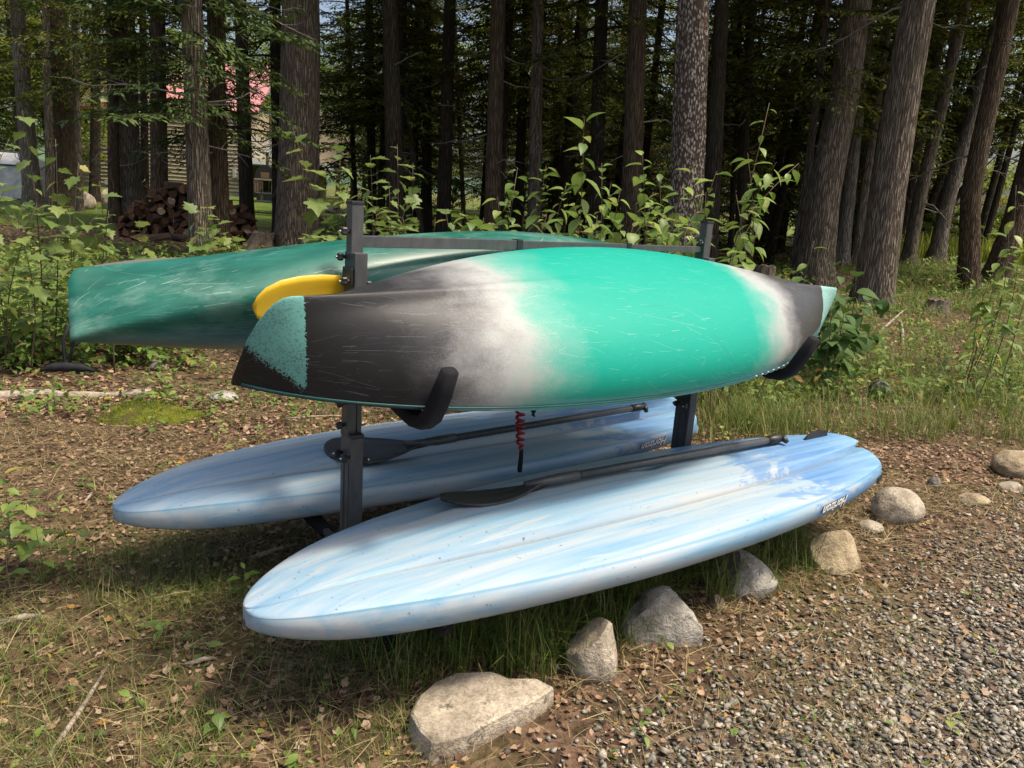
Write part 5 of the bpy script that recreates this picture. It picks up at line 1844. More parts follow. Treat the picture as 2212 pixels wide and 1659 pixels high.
# ------------------------------------------------------------------ stones
def rock(px, py, w, h, d, mat, label, seed, cuts=0, squash=1.0, tilt=0.0, peak=None, sink=0.25, cat='rock', group='edging stones along the gravel drive', name='rock', sub=4):
    """px,py: where the middle of its foot meets the ground; w,h,d in metres"""
    p = gp(px, py)
    rs = np.random.default_rng(seed)
    bm = bmesh.new()
    bmesh.ops.create_icosphere(bm, subdivisions=sub, radius=1.0)
    planes = []
    for k in range(cuts):
        n = rs.normal(size=3); n[2] = abs(n[2]) * 0.8; n /= np.linalg.norm(n)
        planes.append((n, rs.uniform(0.42, 0.72)))
    o3 = Vector((seed * 3.7, seed * 1.3, 0))
    for v in bm.verts:
        c = np.array(v.co)
        if peak is not None:
            q = max(0, c[2])
            c[0] = c[0] * (1 - 0.32 * q) + peak[0] * q
            c[1] = c[1] * (1 - 0.28 * q) + peak[1] * q
            c[2] *= 1.0
        for n, dd in planes:
            s = c @ n - dd
            if s > 0: c = c - n * s * 0.92
        nz = mnoise.noise(Vector(c) * 1.3 + o3) * 0.12 + mnoise.noise(Vector(c) * 3.2 + o3) * 0.05 + mnoise.noise(Vector(c) * 8 + o3) * 0.02
        c = c * (1 + nz)
        v.co = (c[0] * w / 2, c[1] * d / 2, c[2] * h * 0.62)
    me = bpy.data.meshes.new(name)
    bm.to_mesh(me); bm.free()
    me.polygons.foreach_set('use_smooth', [True] * len(me.polygons))
    if cuts: me.set_sharp_from_angle(angle=R(26))
    o = obj(name, me, MAT[mat], None, (p[0], p[1] + d * 0.3, p[2] + h * (0.5 - sink * 0.5)), (0, tilt, seed * 0.7 % 0.6))
    return tag(o, label, cat, group)


def slab():
    top = [(886, 1540), (905, 1500), (938, 1470), (985, 1452), (1062, 1452), (1100, 1466), (1160, 1462), (1196, 1478), (1150, 1512), (1085, 1540), (1020, 1578), (975, 1592), (935, 1602), (905, 1575)]
    z = 0.062
    bm = bmesh.new()
    c = on_z(1030, 1520, 0.0)
    tv = [bm.verts.new(tuple(on_z(x, y, z) - c)) for x, y in top]
    f = bm.faces.new(tv)
    f.normal_update()
    if f.normal.z < 0: f.normal_flip()
    ex = bmesh.ops.extrude_face_region(bm, geom=[f])
    for g in ex['geom']:
        if isinstance(g, bmesh.types.BMVert):
            g.co.z = -0.05
            g.co.x *= 1.06; g.co.y = g.co.y * 1.06 - 0.012
    bmesh.ops.recalc_face_normals(bm, faces=bm.faces[:])
    bmesh.ops.bevel(bm, geom=[q for q in bm.edges if q.is_valid and max(vv.co.z for vv in q.verts) > 0.03], offset=0.006, segments=1, affect='EDGES', profile=0.5)
    bmesh.ops.triangulate(bm, faces=[q for q in bm.faces if len(q.verts) > 4])
    bmesh.ops.subdivide_edges(bm, edges=bm.edges[:], cuts=3, use_grid_fill=True)
    bmesh.ops.smooth_vert(bm, verts=bm.verts[:], factor=0.0, use_axis_x=True, use_axis_y=True, use_axis_z=True)
    for v in bm.verts:
        q = Vector(v.co)
        v.co += Vector((mnoise.noise(q * 9), mnoise.noise(q * 9 + Vector((5, 0, 0))), mnoise.noise(q * 7 + Vector((0, 7, 0))))) * 0.006
        v.co.z += 0.007 * mnoise.noise(q * 5)
    me = bpy.data.meshes.new('stone_slab')
    bm.to_mesh(me); bm.free()
    me.polygons.foreach_set('use_smooth', [True] * len(me.polygons))
    me.set_sharp_from_angle(angle=R(24))
    tag(obj('rock', me, MAT['stone_beige'], None, tuple(c)), 'flat pale stone slab lying under the blue board, first of the row', 'rock', 'edging stones along the gravel drive')


slab()
rock(1284, 1468, 0.185, 0.20, 0.17, 'stone_beige', 'rounded beige boulder standing right beside the flat slab', 9, 2, sink=0.5)
rock(1444, 1396, 0.34, 0.21, 0.24, 'stone_grey', 'sharp-crested grey rock with a split face', 5, 3, peak=(-0.05, 0.1), sink=0.55)
rock(1612, 1284, 0.27, 0.17, 0.22, 'stone_grey', 'dark-topped rounded boulder half under the blue board', 8, 2, peak=(-0.25, 0.1), sink=0.45)
rock(1812, 1236, 0.29, 0.20, 0.25, 'stone_ochre', 'ochre angular rock with a steep front near the board tail', 11, 5, peak=(-0.15, 0.3), sink=0.4)
rock(1946, 1134, 0.27, 0.165, 0.22, 'stone_beige', 'smooth pale dome-shaped boulder past the board tail', 3, 0, sink=0.25)
rock(1885, 1152, 0.13, 0.05, 0.10, 'stone_beige', 'low flat pale stone leaning on the smooth dome-shaped boulder', 14, 2)
rock(2112, 1092, 0.20, 0.05, 0.13, 'stone_ochre', 'low flat tan stone lying in the gravel', 17, 2)
rock(2020, 1056, 0.075, 0.062, 0.07, 'stone_dark', 'small round dark pebble on the leaf litter', 20, 0)
rock(2202, 1030, 0.30, 0.15, 0.24, 'stone_ochre', 'large smooth tan boulder at the end of the row', 23, 1, sink=0.3)
rock(2195, 1062, 0.17, 0.04, 0.12, 'stone_beige', 'flat stone in front of the large smooth tan boulder', 26, 2)
rock(1548, 1318, 0.075, 0.05, 0.06, 'stone_ochre', 'fist-sized stone between the crested rock and the dark-topped boulder', 29, 2)
rock(478, 868, 0.20, 0.06, 0.18, 'stone_grey', 'speckled grey stone beside the mossy hummock', 32, 1, group=None)
rock(1905, 858, 0.24, 0.14, 0.2, 'stone_dark', 'mossy grey stone hidden in the long grass', 35, 2, group=None)
rock(340, 800, 0.16, 0.07, 0.14, 'stone_dark', 'dark stone among the weeds behind the fallen log', 38, 2, group=None)
for k, (px, py, w, h) in enumerate(((262, 470, 1.0, 0.75), (300, 474, 0.9, 0.65), (238, 452, 0.9, 0.9), (292, 450, 0.8, 0.5), (170, 452, 0.9, 0.6))):
    p = gp(px, py)
    rock(px, py, w, h, 0.8, 'stone_beige', 'big pale sunlit boulder in front of the house', 50 + k * 3, 4, group='boulders in front of the house', name='boulder', cat='boulder', sub=3)
for k, (px, py, w) in enumerate(((720, 462, 0.8), (690, 478, 0.5), (750, 470, 0.5))):
    rock(px, py, w, 0.3, 0.5, 'stone_dark', 'low grey boulder on the lawn behind the massive grey trunk', 70 + k * 3, 2, group='boulders on the lawn', name='boulder', cat='boulder', sub=3)

# mossy hummock
p = gp(325, 898)
n, m = 30, 9
v, f = [(0, 0, 0.075)], []
for j in range(1, m):
    t = j / (m - 1)
    for k in range(n):
        a = 2 * math.pi * k / n
        r = t * (1 + 0.12 * math.sin(3 * a + 1) + 0.07 * math.sin(7 * a))
        v.append((0.36 * r * math.cos(a), 0.24 * r * math.sin(a), 0.075 * (1 - t ** 2) + 0.01 * math.sin(9 * a) * t * (1 - t) - 0.012 * t))
for k in range(n): f.append((0, 1 + k, 1 + (k + 1) % n))
for j in range(m - 2):
    for k in range(n):
        k2 = (k + 1) % n
        f.append((1 + j * n + k, 1 + (j + 1) * n + k, 1 + (j + 1) * n + k2, 1 + j * n + k2))
hm = obj('moss_hummock', mesh('moss_hummock', v, f, True), MAT['moss_ground'], None, p)
tag(hm, 'low hummock of bright green moss on the leaf litter', 'moss')
rs = np.random.default_rng(77)
N = 2600
a = rs.uniform(0, 6.283, N); r = np.sqrt(rs.uniform(0, 1, N)) * 1.08
px_ = 0.36 * r * np.cos(a); py_ = 0.24 * r * np.sin(a)
kp = n2(px_ * 9, py_ * 9, 1.0) > -0.1
px_, py_, r = px_[kp], py_[kp], r[kp]; N = len(r)
P = np.stack([px_, py_, 0.075 * (1 - np.minimum(r, 1) ** 2)], 1)
V, F = scatter(np.array([(-0.5, 0, 0), (0.5, 0, 0), (0, 0.15, 1)]), np.array([(0, 1, 2)]), P, rotm(rs.uniform(0, 6.28, N), rs.normal(0, 0.4, N)), np.stack([np.full(N, 0.005), np.full(N, 0.005), rs.uniform(0.008, 0.02, N)], 1))
tag(obj('moss', fast_mesh('moss', V, F), MAT['moss'], hm), kind='stuff')

# fallen pale log
a, b = gp(-60, 868), gp(332, 850)
pts = []
for t in np.linspace(0, 1, 14):
    q = a * (1 - t) + b * t
    pts.append(q + np.array([0, 0.03 * math.sin(t * 5), 0.012 + 0.012 * math.sin(t * 7)]) - a)
o = tube('fallen_log', pts, [0.040 - 0.016 * t + 0.004 * math.sin(t * 23) for t in np.linspace(0, 1, 14)], MAT['driftwood'], None, 12)
o.location = a
tag(o, 'weathered pale fallen log lying across the leaf litter', 'log')
# loose sticks and bark bits
sticks = [((1040, 1170), (1085, 1150), 0.012), ((95, 1655), (235, 1440), 0.008), ((400, 1440), (470, 1425), 0.008), ((1950, 740), (1945, 690), 0.022), ((1898, 720), (1960, 665), 0.02), ((180, 1090), (200, 1065), 0.007),
          ((540, 1210), (640, 1180), 0.010), ((0, 1350), (90, 1335), 0.012), ((620, 905), (780, 900), 0.006), ((2050, 585), (2130, 600), 0.04), ((1640, 650), (1720, 640), 0.03)]
for k, (p0, p1, r) in enumerate(sticks):
    a, b = gp(*p0), gp(*p1)
    m_ = (a + b) / 2 + np.array([0.01, 0.0, 0.012])
    o = tube('stick', [np.zeros(3) + [0, 0, r * 0.6], m_ - a + [0, 0, r * 0.5], b - a + [0, 0, r * 0.8]], [r, r * 0.9, r * 0.5], MAT['driftwood'], None, 7)
    o.location = a
    tag(o, 'dry broken stick lying on the ground', 'stick', 'sticks on the ground')
# ------------------------------------------------------------------ leafy plants
def leaf_mesh(name, kind, mat):
    if kind == 'ovate':
        st = [(0.0, 0.0), (0.10, 0.13), (0.28, 0.235), (0.48, 0.255), (0.70, 0.175), (0.87, 0.075), (1.0, 0.0)]
    elif kind == 'broad':
        st = [(0.0, 0.0), (0.06, 0.2), (0.22, 0.34), (0.45, 0.36), (0.68, 0.25), (0.86, 0.11), (1.0, 0.0)]
    elif kind == 'lance':
        st = [(0.0, 0.0), (0.2, 0.09), (0.5, 0.12), (0.8, 0.06), (1.0, 0.0)]
    if kind == 'maple':
        out = [(0, 0), (0.16, -0.06), (0.34, 0.03), (0.27, 0.16), (0.50, 0.30), (0.52, 0.44), (0.34, 0.47), (0.40, 0.66), (0.24, 0.64), (0.15, 0.74), (0.0, 1.0)]
        out = [(a, b) for a, b in out]
        v = [(0, 0.30, 0.0)]
        ring = out + [(-a, b) for a, b in out[-2:0:-1]]
        for a, b in ring:
            v.append((a, b, 0.22 * abs(a) - 0.30 * max(0, b - 0.3) ** 2 - 0.10 * a * a))
        n = len(ring)
        f = [(0, 1 + k, 1 + (k + 1) % n) for k in range(n)]
    else:
        v, f = [], []
        for (y, wd) in st:
            z = -0.34 * y * y + 0.05 * y
            v += [(-wd, y, z + 0.30 * wd), (0, y, z), (wd, y, z + 0.30 * wd)]
        for i in range(len(st) - 1):
            for k in range(2):
                f.append((i * 3 + k, i * 3 + k + 1, (i + 1) * 3 + k + 1, (i + 1) * 3 + k))
    me = mesh(name, v, f, True)
    me.materials.append(MAT[mat])
    return me


LEAF = {'bush': leaf_mesh('leaf', 'ovate', 'leaf_bush'), 'broad': leaf_mesh('leaf', 'broad', 'leaf_bush'), 'maple': leaf_mesh('leaf', 'maple', 'leaf_maple'),
        'weed': leaf_mesh('leaf', 'ovate', 'leaf_weed'), 'lance': leaf_mesh('leaf', 'lance', 'leaf_weed'), 'dark': leaf_mesh('leaf', 'broad', 'leaf_dark')}


def add_leaf(e, me, p, yaw, pitch, roll, s):
    o = bpy.data.objects.new('leaf', me)
    o.parent = e
    o.location = p
    o.rotation_mode = 'XYZ'
    M = Matrix.Rotation(yaw, 4, 'Z') @ Matrix.Rotation(pitch, 4, 'X') @ Matrix.Rotation(roll, 4, 'Y')
    o.rotation_euler = M.to_euler()
    o.scale = (s, s, s)
    COL.objects.link(o)


def plant(base, tip, leaf, nleaf, size, label, group, seed, name='shrub', cat='shrub', start=0.3, branches=0, stem='stem_brown', rad=0.006, opp=False, droop=(-52, 22)):
    """single-stemmed plant from base to tip (world) with alternate or opposite leaves"""
    rs = np.random.default_rng(seed)
    base = np.asarray(base, float); tip = np.asarray(tip, float)
    e = empty(name, base, label, cat, group)
    H = tip - base
    L = np.linalg.norm(H)
    bow = np.array([rs.normal(0, 0.05), rs.normal(0, 0.05), 0]) * L
    main = [H * t + bow * math.sin(math.pi * t) for t in np.linspace(0, 1, 9)]
    main[0] = main[0] - np.array([0, 0, 0.05])
    tube('stem', main, list(np.linspace(rad, rad * 0.3, 9)), MAT[stem], e, 6)
    axes = [(main, 1.0)]
    for b in range(branches):
        t0 = rs.uniform(0.25, 0.75)
        i0 = int(t0 * 8)
        a = rs.uniform(0, 6.283)
        lb = L * rs.uniform(0.22, 0.42)
        d = np.array([math.cos(a) * 0.75, math.sin(a) * 0.75, rs.uniform(0.35, 0.9)])
        d /= np.linalg.norm(d)
        br = [main[i0] + d * lb * t + np.array([0, 0, -0.10 * lb * t * t]) for t in np.linspace(0, 1, 6)]
        tube('branch', br, list(np.linspace(rad * 0.6, rad * 0.25, 6)), MAT[stem], e, 5)
        axes.append((br, 0.5))
    tot = sum(w_ for _, w_ in axes)
    me = LEAF[leaf]
    for pts, w_ in axes:
        n = max(3, int(nleaf * w_ / tot))
        st = start if w_ == 1.0 else 0.2
        pa = np.array(pts)
        ph = rs.uniform(0, 6.28)
        for k in range(n):
            t = st + (1 - st) * (k + 0.5) / n
            q = np.array([np.interp(t * (len(pa) - 1), range(len(pa)), pa[:, c]) for c in range(3)])
            yaw = ph + (k * 2.4 if not opp else (k // 2) * 1.57 + (k % 2) * math.pi) + rs.normal(0, 0.3)
            s = size * (0.65 + 0.5 * math.sin(math.pi * min(1, 0.25 + 0.65 * (1 - t)))) * rs.uniform(0.5, 1.25)
            pitch = R(rs.uniform(*droop)) + (0.5 if t > 0.93 else 0)
            d = np.array([-math.sin(yaw), math.cos(yaw), 0])
            add_leaf(e, me, tuple(q + d * 0.012), yaw, pitch, rs.normal(0, 0.22), s)
    return e


def px_plant(px, py, Y, leaf, n, size, label, group, seed, dx=0.0, **kw):
    tip = at(px, py, Y)
    base = np.array([tip[0] + dx, Y + 0.1, 0.0])
    base[2] = float(gz(base[0], base[1]))
    return plant(base, tip, leaf, n, size, label, group, seed, **kw)


GS = 'leafy shoots behind the rack'
common = 'leafy green shrub shoot growing behind the rack and the green kayak'
px_plant(1262, 256, 5.2, 'bush', 34, 0.14, 'tallest straight leafy shoot behind the green kayak', GS, 1, dx=0.03, start=0.25)
shoots = [(1180, 358, 5.3, 22, 0), (1118, 362, 5.0, 18, 1), (1075, 425, 5.1, 18, 1), (1300, 352, 5.4, 24, 2), (1388, 330, 5.3, 26, 1), (1340, 410, 5.0, 22, 2), (1425, 385, 5.5, 24, 2),
          (1475, 400, 5.2, 24, 2), (1238, 438, 5.0, 22, 2), (1525, 415, 5.4, 24, 2), (1405, 440, 4.9, 22, 2), (1290, 465, 4.9, 20, 2), (1180, 470, 4.9, 18, 1), (1460, 470, 4.9, 20, 2),
          (1548, 370, 5.6, 22, 2), (1340, 480, 5.6, 20, 2), (1240, 500, 5.6, 18, 2), (1520, 485, 5.0, 18, 2), (1130, 470, 5.4, 14, 1), (1430, 500, 5.6, 20, 2), (1320, 395, 5.8, 22, 2), (1500, 350, 6.0, 20, 2),
          (1225, 395, 5.9, 20, 1), (1375, 470, 5.1, 20, 2)]
for k, (x, y, Y, n, br) in enumerate(shoots):
    n = int(n * 2.4)
    px_plant(x, y, Y, 'broad' if k % 3 else 'bush', n, 0.104, common, GS, 100 + k, dx=rs.normal(0, 0.12), branches=br)
px_plant(1662, 222, 5.6, 'bush', 80, 0.115, 'tall open sapling with branching leafy stem behind the rack post on the lake side', GS, 2, dx=-0.30, branches=6, start=0.22, rad=0.008)
px_plant(1615, 330, 5.7, 'bush', 26, 0.104, common, GS, 201, dx=-0.1, branches=2)
px_plant(1590, 420, 5.3, 'broad', 26, 0.104, common, GS, 202, dx=0.05, branches=2)
px_plant(1640, 470, 5.5, 'broad', 24, 0.104, common, GS, 203, dx=0.0, branches=2)
px_plant(1600, 500, 5.0, 'broad', 22, 0.104, common, GS, 205, dx=0.0, branches=2)
px_plant(1758, 520, 5.6, 'bush', 12, 0.10, 'thin leafy shoot drooping before the big knotted trunk', GS, 204, dx=-0.25, branches=1)
# maple saplings
GM = 'maple saplings at the edge of the wood'
mp = 'young maple sapling with lobed leaves behind the rack post'
px_plant(632, 275, 6.3, 'maple', 26, 0.16, 'long arching maple shoot reaching across the massive grey trunk', GM, 301, dx=0.62, start=0.35, branches=1)
for k, (x, y, Y, n, br) in enumerate([(735, 318, 6.2, 22, 2), (800, 335, 6.0, 22, 2), (858, 312, 6.4, 22, 2), (892, 352, 6.2, 18, 1), (780, 400, 5.8, 22, 2), (840, 395, 5.8, 22, 2), (885, 430, 5.9, 18, 2), (745, 430, 6.0, 16, 1), (815, 455, 5.7, 18, 2), (870, 470, 5.8, 14, 1)]):
    px_plant(x, y, Y, 'maple', int(n * 1.9), 0.11, mp, GM, 310 + k, dx=rs.normal(0, 0.1), branches=br)
for k, (x, y, Y, n) in enumerate([(962, 452, 6.6, 12), (1020, 408, 6.8, 12), (940, 470, 6.4, 10), (1000, 455, 7.0, 10), (630, 512, 6.5, 5), (1045, 470, 6.5, 12)]):
    px_plant(x, y, Y, 'maple', n, 0.11, 'small maple seedling between the maple saplings and the leafy shoots', GM, 330 + k)
ml = 'broad-leaved maple sapling in front of the grey tent'
for k, (x, y, Y, n, br) in enumerate([(48, 238, 5.6, 22, 2), (120, 300, 5.8, 22, 2), (170, 350, 5.9, 18, 1), (215, 390, 5.9, 16, 1), (20, 300, 5.2, 18, 1), (80, 440, 5.3, 18, 2), (235, 455, 5.8, 16, 1), (150, 450, 5.4, 18, 2), (30, 460, 5.2, 16, 1), (-60, 300, 5.4, 22, 2), (195, 480, 5.4, 16, 1)]):
    px_plant(x, y, Y, 'maple', int(n * 1.2), 0.11, ml, GM, 350 + k, dx=rs.normal(-0.15, 0.12), branches=br)
for k, (x, y, Y, n) in enumerate([(440, 430, 8.5, 18), (418, 440, 8.2, 16), (470, 455, 8.8, 14), (300, 470, 8.0, 14), (505, 500, 8.5, 10)]):
    px_plant(x, y + 15, Y, 'maple', n, 0.16, 'maple seedling standing before the firewood heap', GM, 370 + k)
# weeds on the left
GW = 'waist-high weeds beside the green kayak'
rs = np.random.default_rng(12)
k = 0
while k < 104:
    x = rs.uniform(-70, 430); y = rs.uniform(600, 790)
    if x > 330 and y > 730: continue
    b = gp(x, y)
    if b[1] < 3.9: continue
    h = rs.uniform(0.28, 0.62) * (1.15 if x < 150 else 0.85)
    tip = b + np.array([rs.normal(0, 0.06), rs.normal(0, 0.06), h])
    plant(b, tip, 'weed' if k % 4 else 'broad', int(rs.integers(14, 22)), rs.uniform(0.075, 0.115), 'upright green weed with oval leaves in the thicket behind the green kayak', GW, 400 + k, 'weed_plant', 'weed', 0.15, 1, 'stem_green', 0.004, opp=(k % 2 == 0), droop=(-25, 25))
    k += 1
# seedlings on the litter in front
sd_pts = [(60, 1230, 0.30, 14), (20, 1180, 0.34, 14), (95, 1260, 0.22, 10), (155, 1255, 0.20, 10), (30, 1290, 0.2, 10), (-20, 1240, 0.3, 12), (120, 1130, 0.10, 6), (265, 1100, 0.09, 5), (185, 1060, 0.07, 5),
          (330, 935, 0.14, 8), (300, 880, 0.20, 9), (410, 880, 0.20, 9), (350, 850, 0.22, 10), (450, 820, 0.2, 9), (520, 1000, 0.12, 7), (560, 960, 0.12, 7), (470, 945, 0.12, 7), (120, 880, 0.18, 8), (60, 920, 0.15, 8),
          (610, 920, 0.16, 8), (440, 1420, 0.06, 5), (355, 1380, 0.08, 5), (530, 1290, 0.12, 6), (300, 1530, 0.05, 5), (480, 1580, 0.06, 5), (620, 1650, 0.05, 4), (1400, 1610, 0.06, 5), (2060, 1590, 0.05, 4), (2100, 1300, 0.06, 4),
          (1620, 930, 0.14, 8), (1560, 960, 0.12, 7), (1660, 890, 0.16, 8), (1720, 900, 0.14, 7), (1790, 850, 0.22, 10), (1830, 840, 0.2, 10), (1600, 990, 0.1, 6), (1900, 800, 0.3, 12), (1960, 780, 0.3, 12), (2010, 790, 0.3, 12), (1440, 1405, 0.05, 4)]
for k, (x, y, h, n) in enumerate(sd_pts):
    b = gp(x, y)
    tip = b + np.array([rs.normal(0, 0.02), rs.normal(0, 0.02), h])
    lb = 'small leafy seedling sprouting from the leaf litter' if b[1] < 6 else 'leafy seedling in the undergrowth'
    plant(b, tip, 'weed' if k % 3 else 'broad', n, min(0.075, 0.026 + h * 0.14), lb, 'seedlings in the leaf litter', 600 + k, 'seedling', 'seedling', 0.25, 0, 'stem_green', 0.0025, droop=(-15, 25))
# big dark-leaved plant below the biggest trunk, pale-leaved plants at the right edge
for k, (x, y, Y, n) in enumerate([(1822, 560, 7.0, 30), (1850, 590, 6.8, 26), (1800, 610, 6.7, 24), (1870, 640, 6.6, 20), (1830, 640, 6.3, 24), (1795, 660, 6.2, 20)]):
    px_plant(x, y, Y, 'dark', n, 0.15, 'dense dark-green large-leaved plant beside the kayak stern', 'large-leaved plants beside the kayak stern', 700 + k, branches=2, start=0.15)
for k, (x, y, Y, n) in enumerate([(2130, 690, 6.6, 14), (2155, 720, 6.2, 12), (2110, 720, 6.4, 10)]):
    px_plant(x, y, Y, 'lance', n, 0.12, 'pale-leaved weed catching the sun below the furrowed brown trunk', 'pale-leaved weeds', 720 + k)
for k, (x, y, Y, n) in enumerate([(2195, 400, 7.5, 16), (2180, 480, 7.2, 18), (2200, 560, 7.0, 18), (2150, 600, 7.4, 16), (2215, 640, 6.6, 16), (2170, 540, 7.8, 16)]):
    px_plant(x, y, Y, 'bush', n, 0.13, 'leafy shrub shoot in front of the dark brown leaning trunk', 'leafy shoots on the lake side', 740 + k, branches=1)
# red flower spike
p = gp(1940, 668)
e = empty('red_flower', p, 'single red flower spike standing in the sunny undergrowth', 'flower')
tube('stem', [(0, 0, -0.02), (0.005, 0, 0.12), (0.01, 0, 0.22)], 0.005, MAT['stem_green'], e, 6)
for k in range(12):
    t = k / 11
    a = k * 2.4
    q = np.array([0.008 + 0.03 * math.cos(a) * (1 - 0.6 * t), 0.03 * math.sin(a) * (1 - 0.6 * t), 0.12 + 0.14 * t])
    vv = [(0, 0, 0), (0.014, 0.008, 0.01), (0.02, -0.012, 0.022), (0.004, -0.01, 0.012)]
    vv = [(x * math.cos(a) - y * math.sin(a) + q[0], x * math.sin(a) + y * math.cos(a) + q[1], z + q[2]) for x, y, z in vv]
    obj('petal', mesh('petal', vv, [(0, 1, 2, 3)]), MAT['red_petal'], e)
# ferns
def fern(px, py, seed, size):
    rs = np.random.default_rng(seed)
    b = gp(px, py)
    e = empty('fern', b, 'small yellow-green fern at the edge of the long grass', 'fern', 'ferns at the edge of the long grass')
    for k in range(4):
        a = k * 1.6 + rs.uniform(0, 1)
        L = size * rs.uniform(0.8, 1.1)
        pts = [np.array([math.sin(a) * L * 0.35 * t, math.cos(a) * L * 0.35 * t, L * (t - 0.25 * t * t)]) for t in np.linspace(0, 1, 12)]
        V, F = [], []
        sdv = np.array([math.cos(a), -math.sin(a), 0])
        for i in range(1, 12):
            wl = 0.30 * L * math.sin(math.pi * (0.15 + 0.85 * (1 - i / 12))) * 0.55
            for sg in (-1, 1):
                o = len(V)
                q = pts[i]
                V += [tuple(q), tuple(q + sdv * sg * wl * 0.5 + np.array([0, 0, 0.012])), tuple(q + sdv * sg * wl + np.array([0, 0, -0.006])), tuple(q + sdv * sg * wl * 0.5 + np.array([0, 0, -0.012]))]
                F.append((o, o + 1, o + 2, o + 3))
        obj('frond', mesh('frond', V, F), MAT['reed'], e)


fern(2085, 905, 1, 0.20); fern(2165, 915, 2, 0.17); fern(2050, 935, 3, 0.13)


# ------------------------------------------------------------------ stuff: litter, straw, gravel, grass, ground cover
def sample(n, ymin, ymax, power=1.0, spread=0.92, seed=0):
    rs = np.random.default_rng(seed)
    u = rs.uniform(0, 1, n)
    y = ymin + (ymax - ymin) * u ** power
    x = rs.uniform(-1, 1, n) * (spread * y + 0.5)
    return x, y, rs


def finish(name, V, F, mat, label, smooth=False):
    o = obj(name, fast_mesh(name, V, F, smooth), MAT[mat])
    return tag(o, label, None, kind='stuff')


# dead leaves
DL = np.array([(0, 0, 0), (0.28, 0.22, 0.10), (0.34, 0.55, 0.04), (0.12, 0.70, 0.0), (0, 1.0, 0.10), (-0.16, 0.66, 0.02), (-0.36, 0.50, 0.07), (-0.26, 0.2, 0.0)])
DF = np.array([(0, 1, 3), (1, 2, 3), (0, 3, 5), (3, 4, 5), (0, 5, 7), (5, 6, 7)])
parts = []
for (n, a, b, pw, s0, s1, sd_) in ((34000, 1.0, 5.0, 0.62, 0.011, 0.036, 1), (32000, 4.2, 9.5, 0.8, 0.018, 0.052, 2), (9000, 9, 20, 0.9, 0.05, 0.11, 3)):
    x, y, rs = sample(n, a, b, pw, seed=sd_)
    d = drive_dist(x, y)
    keep = rs.uniform(0, 1, n) < np.where(d > 0.1, np.clip(0.75 - 0.45 * d, 0.10, 1), 1.0) * np.where(n2(x, y, 1.1) > 0.15, 0.75, 1.0)
    x, y = x[keep], y[keep]; m = len(x)
    P = np.stack([x, y, gz(x, y) + rs.uniform(0.002, 0.014, m)], 1)
    s = rs.uniform(s0, s1, m)
    sc = np.stack([s * rs.uniform(0.7, 1.2, m), s, s * rs.uniform(0.5, 2.2, m)], 1)
    parts.append(scatter(DL, DF, P, rotm(rs.uniform(0, 6.283, m), rs.normal(0, 0.28, m), rs.normal(0, 0.28, m)), sc))
V, F = cat_mesh(parts)
finish('leaf_litter', V, F, 'dead_leaf', 'brown dead leaves covering the ground')
# straw and pine needles
ST = np.array([(-0.5, 0, 0), (0.5, 0, 0), (0.5, 0.5, 0.06), (-0.5, 0.5, 0.06), (0.0, 1.0, 0.0)])
SF = np.array([(0, 1, 2), (0, 2, 3), (3, 2, 4)])
parts = []
for (n, a, b, pw, sd_) in ((62000, 0.9, 4.2, 0.65, 11), (26000, 4, 8, 0.8, 12)):
    x, y, rs = sample(n, a, b, pw, seed=sd_)
    d = drive_dist(x, y)
    k1 = n2(x, y, 1.7)
    keep = rs.uniform(0, 1, n) < np.where(d > 0.05, 0.42, 1.0) * ss(-0.9, 0.5, k1)
    x, y = x[keep], y[keep]; m = len(x)
    P = np.stack([x, y, gz(x, y) + rs.uniform(0.004, 0.03, m)], 1)
    L = rs.uniform(0.05, 0.15, m)
    parts.append(scatter(ST, SF, P, rotm(rs.uniform(0, 6.283, m), rs.normal(0.03, 0.16, m), rs.normal(0, 0.3, m)), np.stack([rs.uniform(0.0012, 0.0026, m), L, L], 1)))
V, F = cat_mesh(parts)
finish('dry_grass', V, F, 'straw', 'dry straw and pine needles strewn on the ground')
# gravel
def stone_template(seed):
    rs = np.random.default_rng(seed)
    v = np.array([(1, 0, 0), (-1, 0, 0), (0, 1, 0), (0, -1, 0), (0.1, 0, 0.7), (0, 0.1, -0.6), (0.7, 0.65, 0.35), (-0.68, 0.6, 0.3), (-0.6, -0.7, 0.38), (0.7, -0.6, 0.3)]) * (1 + rs.normal(0, 0.16, (10, 3)) * 1.5)
    f = np.array([(0, 6, 4), (6, 2, 4), (2, 7, 4), (7, 1, 4), (1, 8, 4), (8, 3, 4), (3, 9, 4), (9, 0, 4), (0, 5, 6), (6, 5, 2), (2, 5, 7), (7, 5, 1), (1, 5, 8), (8, 5, 3), (3, 5, 9), (9, 5, 0)])
    return v, f


parts = []
for k in range(6):
    n = 15000
    rs = np.random.default_rng(30 + k)
    y = 0.9 + 4.6 * rs.uniform(0, 1, n) ** 0.85
    x = rs.uniform(0.0, 1.05, n) * y + rs.uniform(-0.2, 0.4, n)
    d = drive_dist(x, y) + 0.22 * n2(x, y, 2.5)
    keep = rs.uniform(0, 1, n) < ss(-0.05, 1.05, d) * 0.97 + np.where(d > -0.1, 0.03, 0)
    x, y = x[keep], y[keep]; m = len(x)
    s = rs.uniform(0.004, 0.0125, m) * np.where(rs.uniform(0, 1, m) > 0.9, 1.6, 1)
    P = np.stack([x, y, gz(x, y) + s * 0.45], 1)
    tv, tf = stone_template(k)
    parts.append(scatter(tv, tf, P, rotm(rs.uniform(0, 6.283, m), rs.normal(0, 0.35, m), rs.normal(0, 0.35, m)), np.stack([s, s * rs.uniform(0.6, 1, m), s * rs.uniform(0.45, 0.8, m)], 1)))
V, F = cat_mesh(parts)
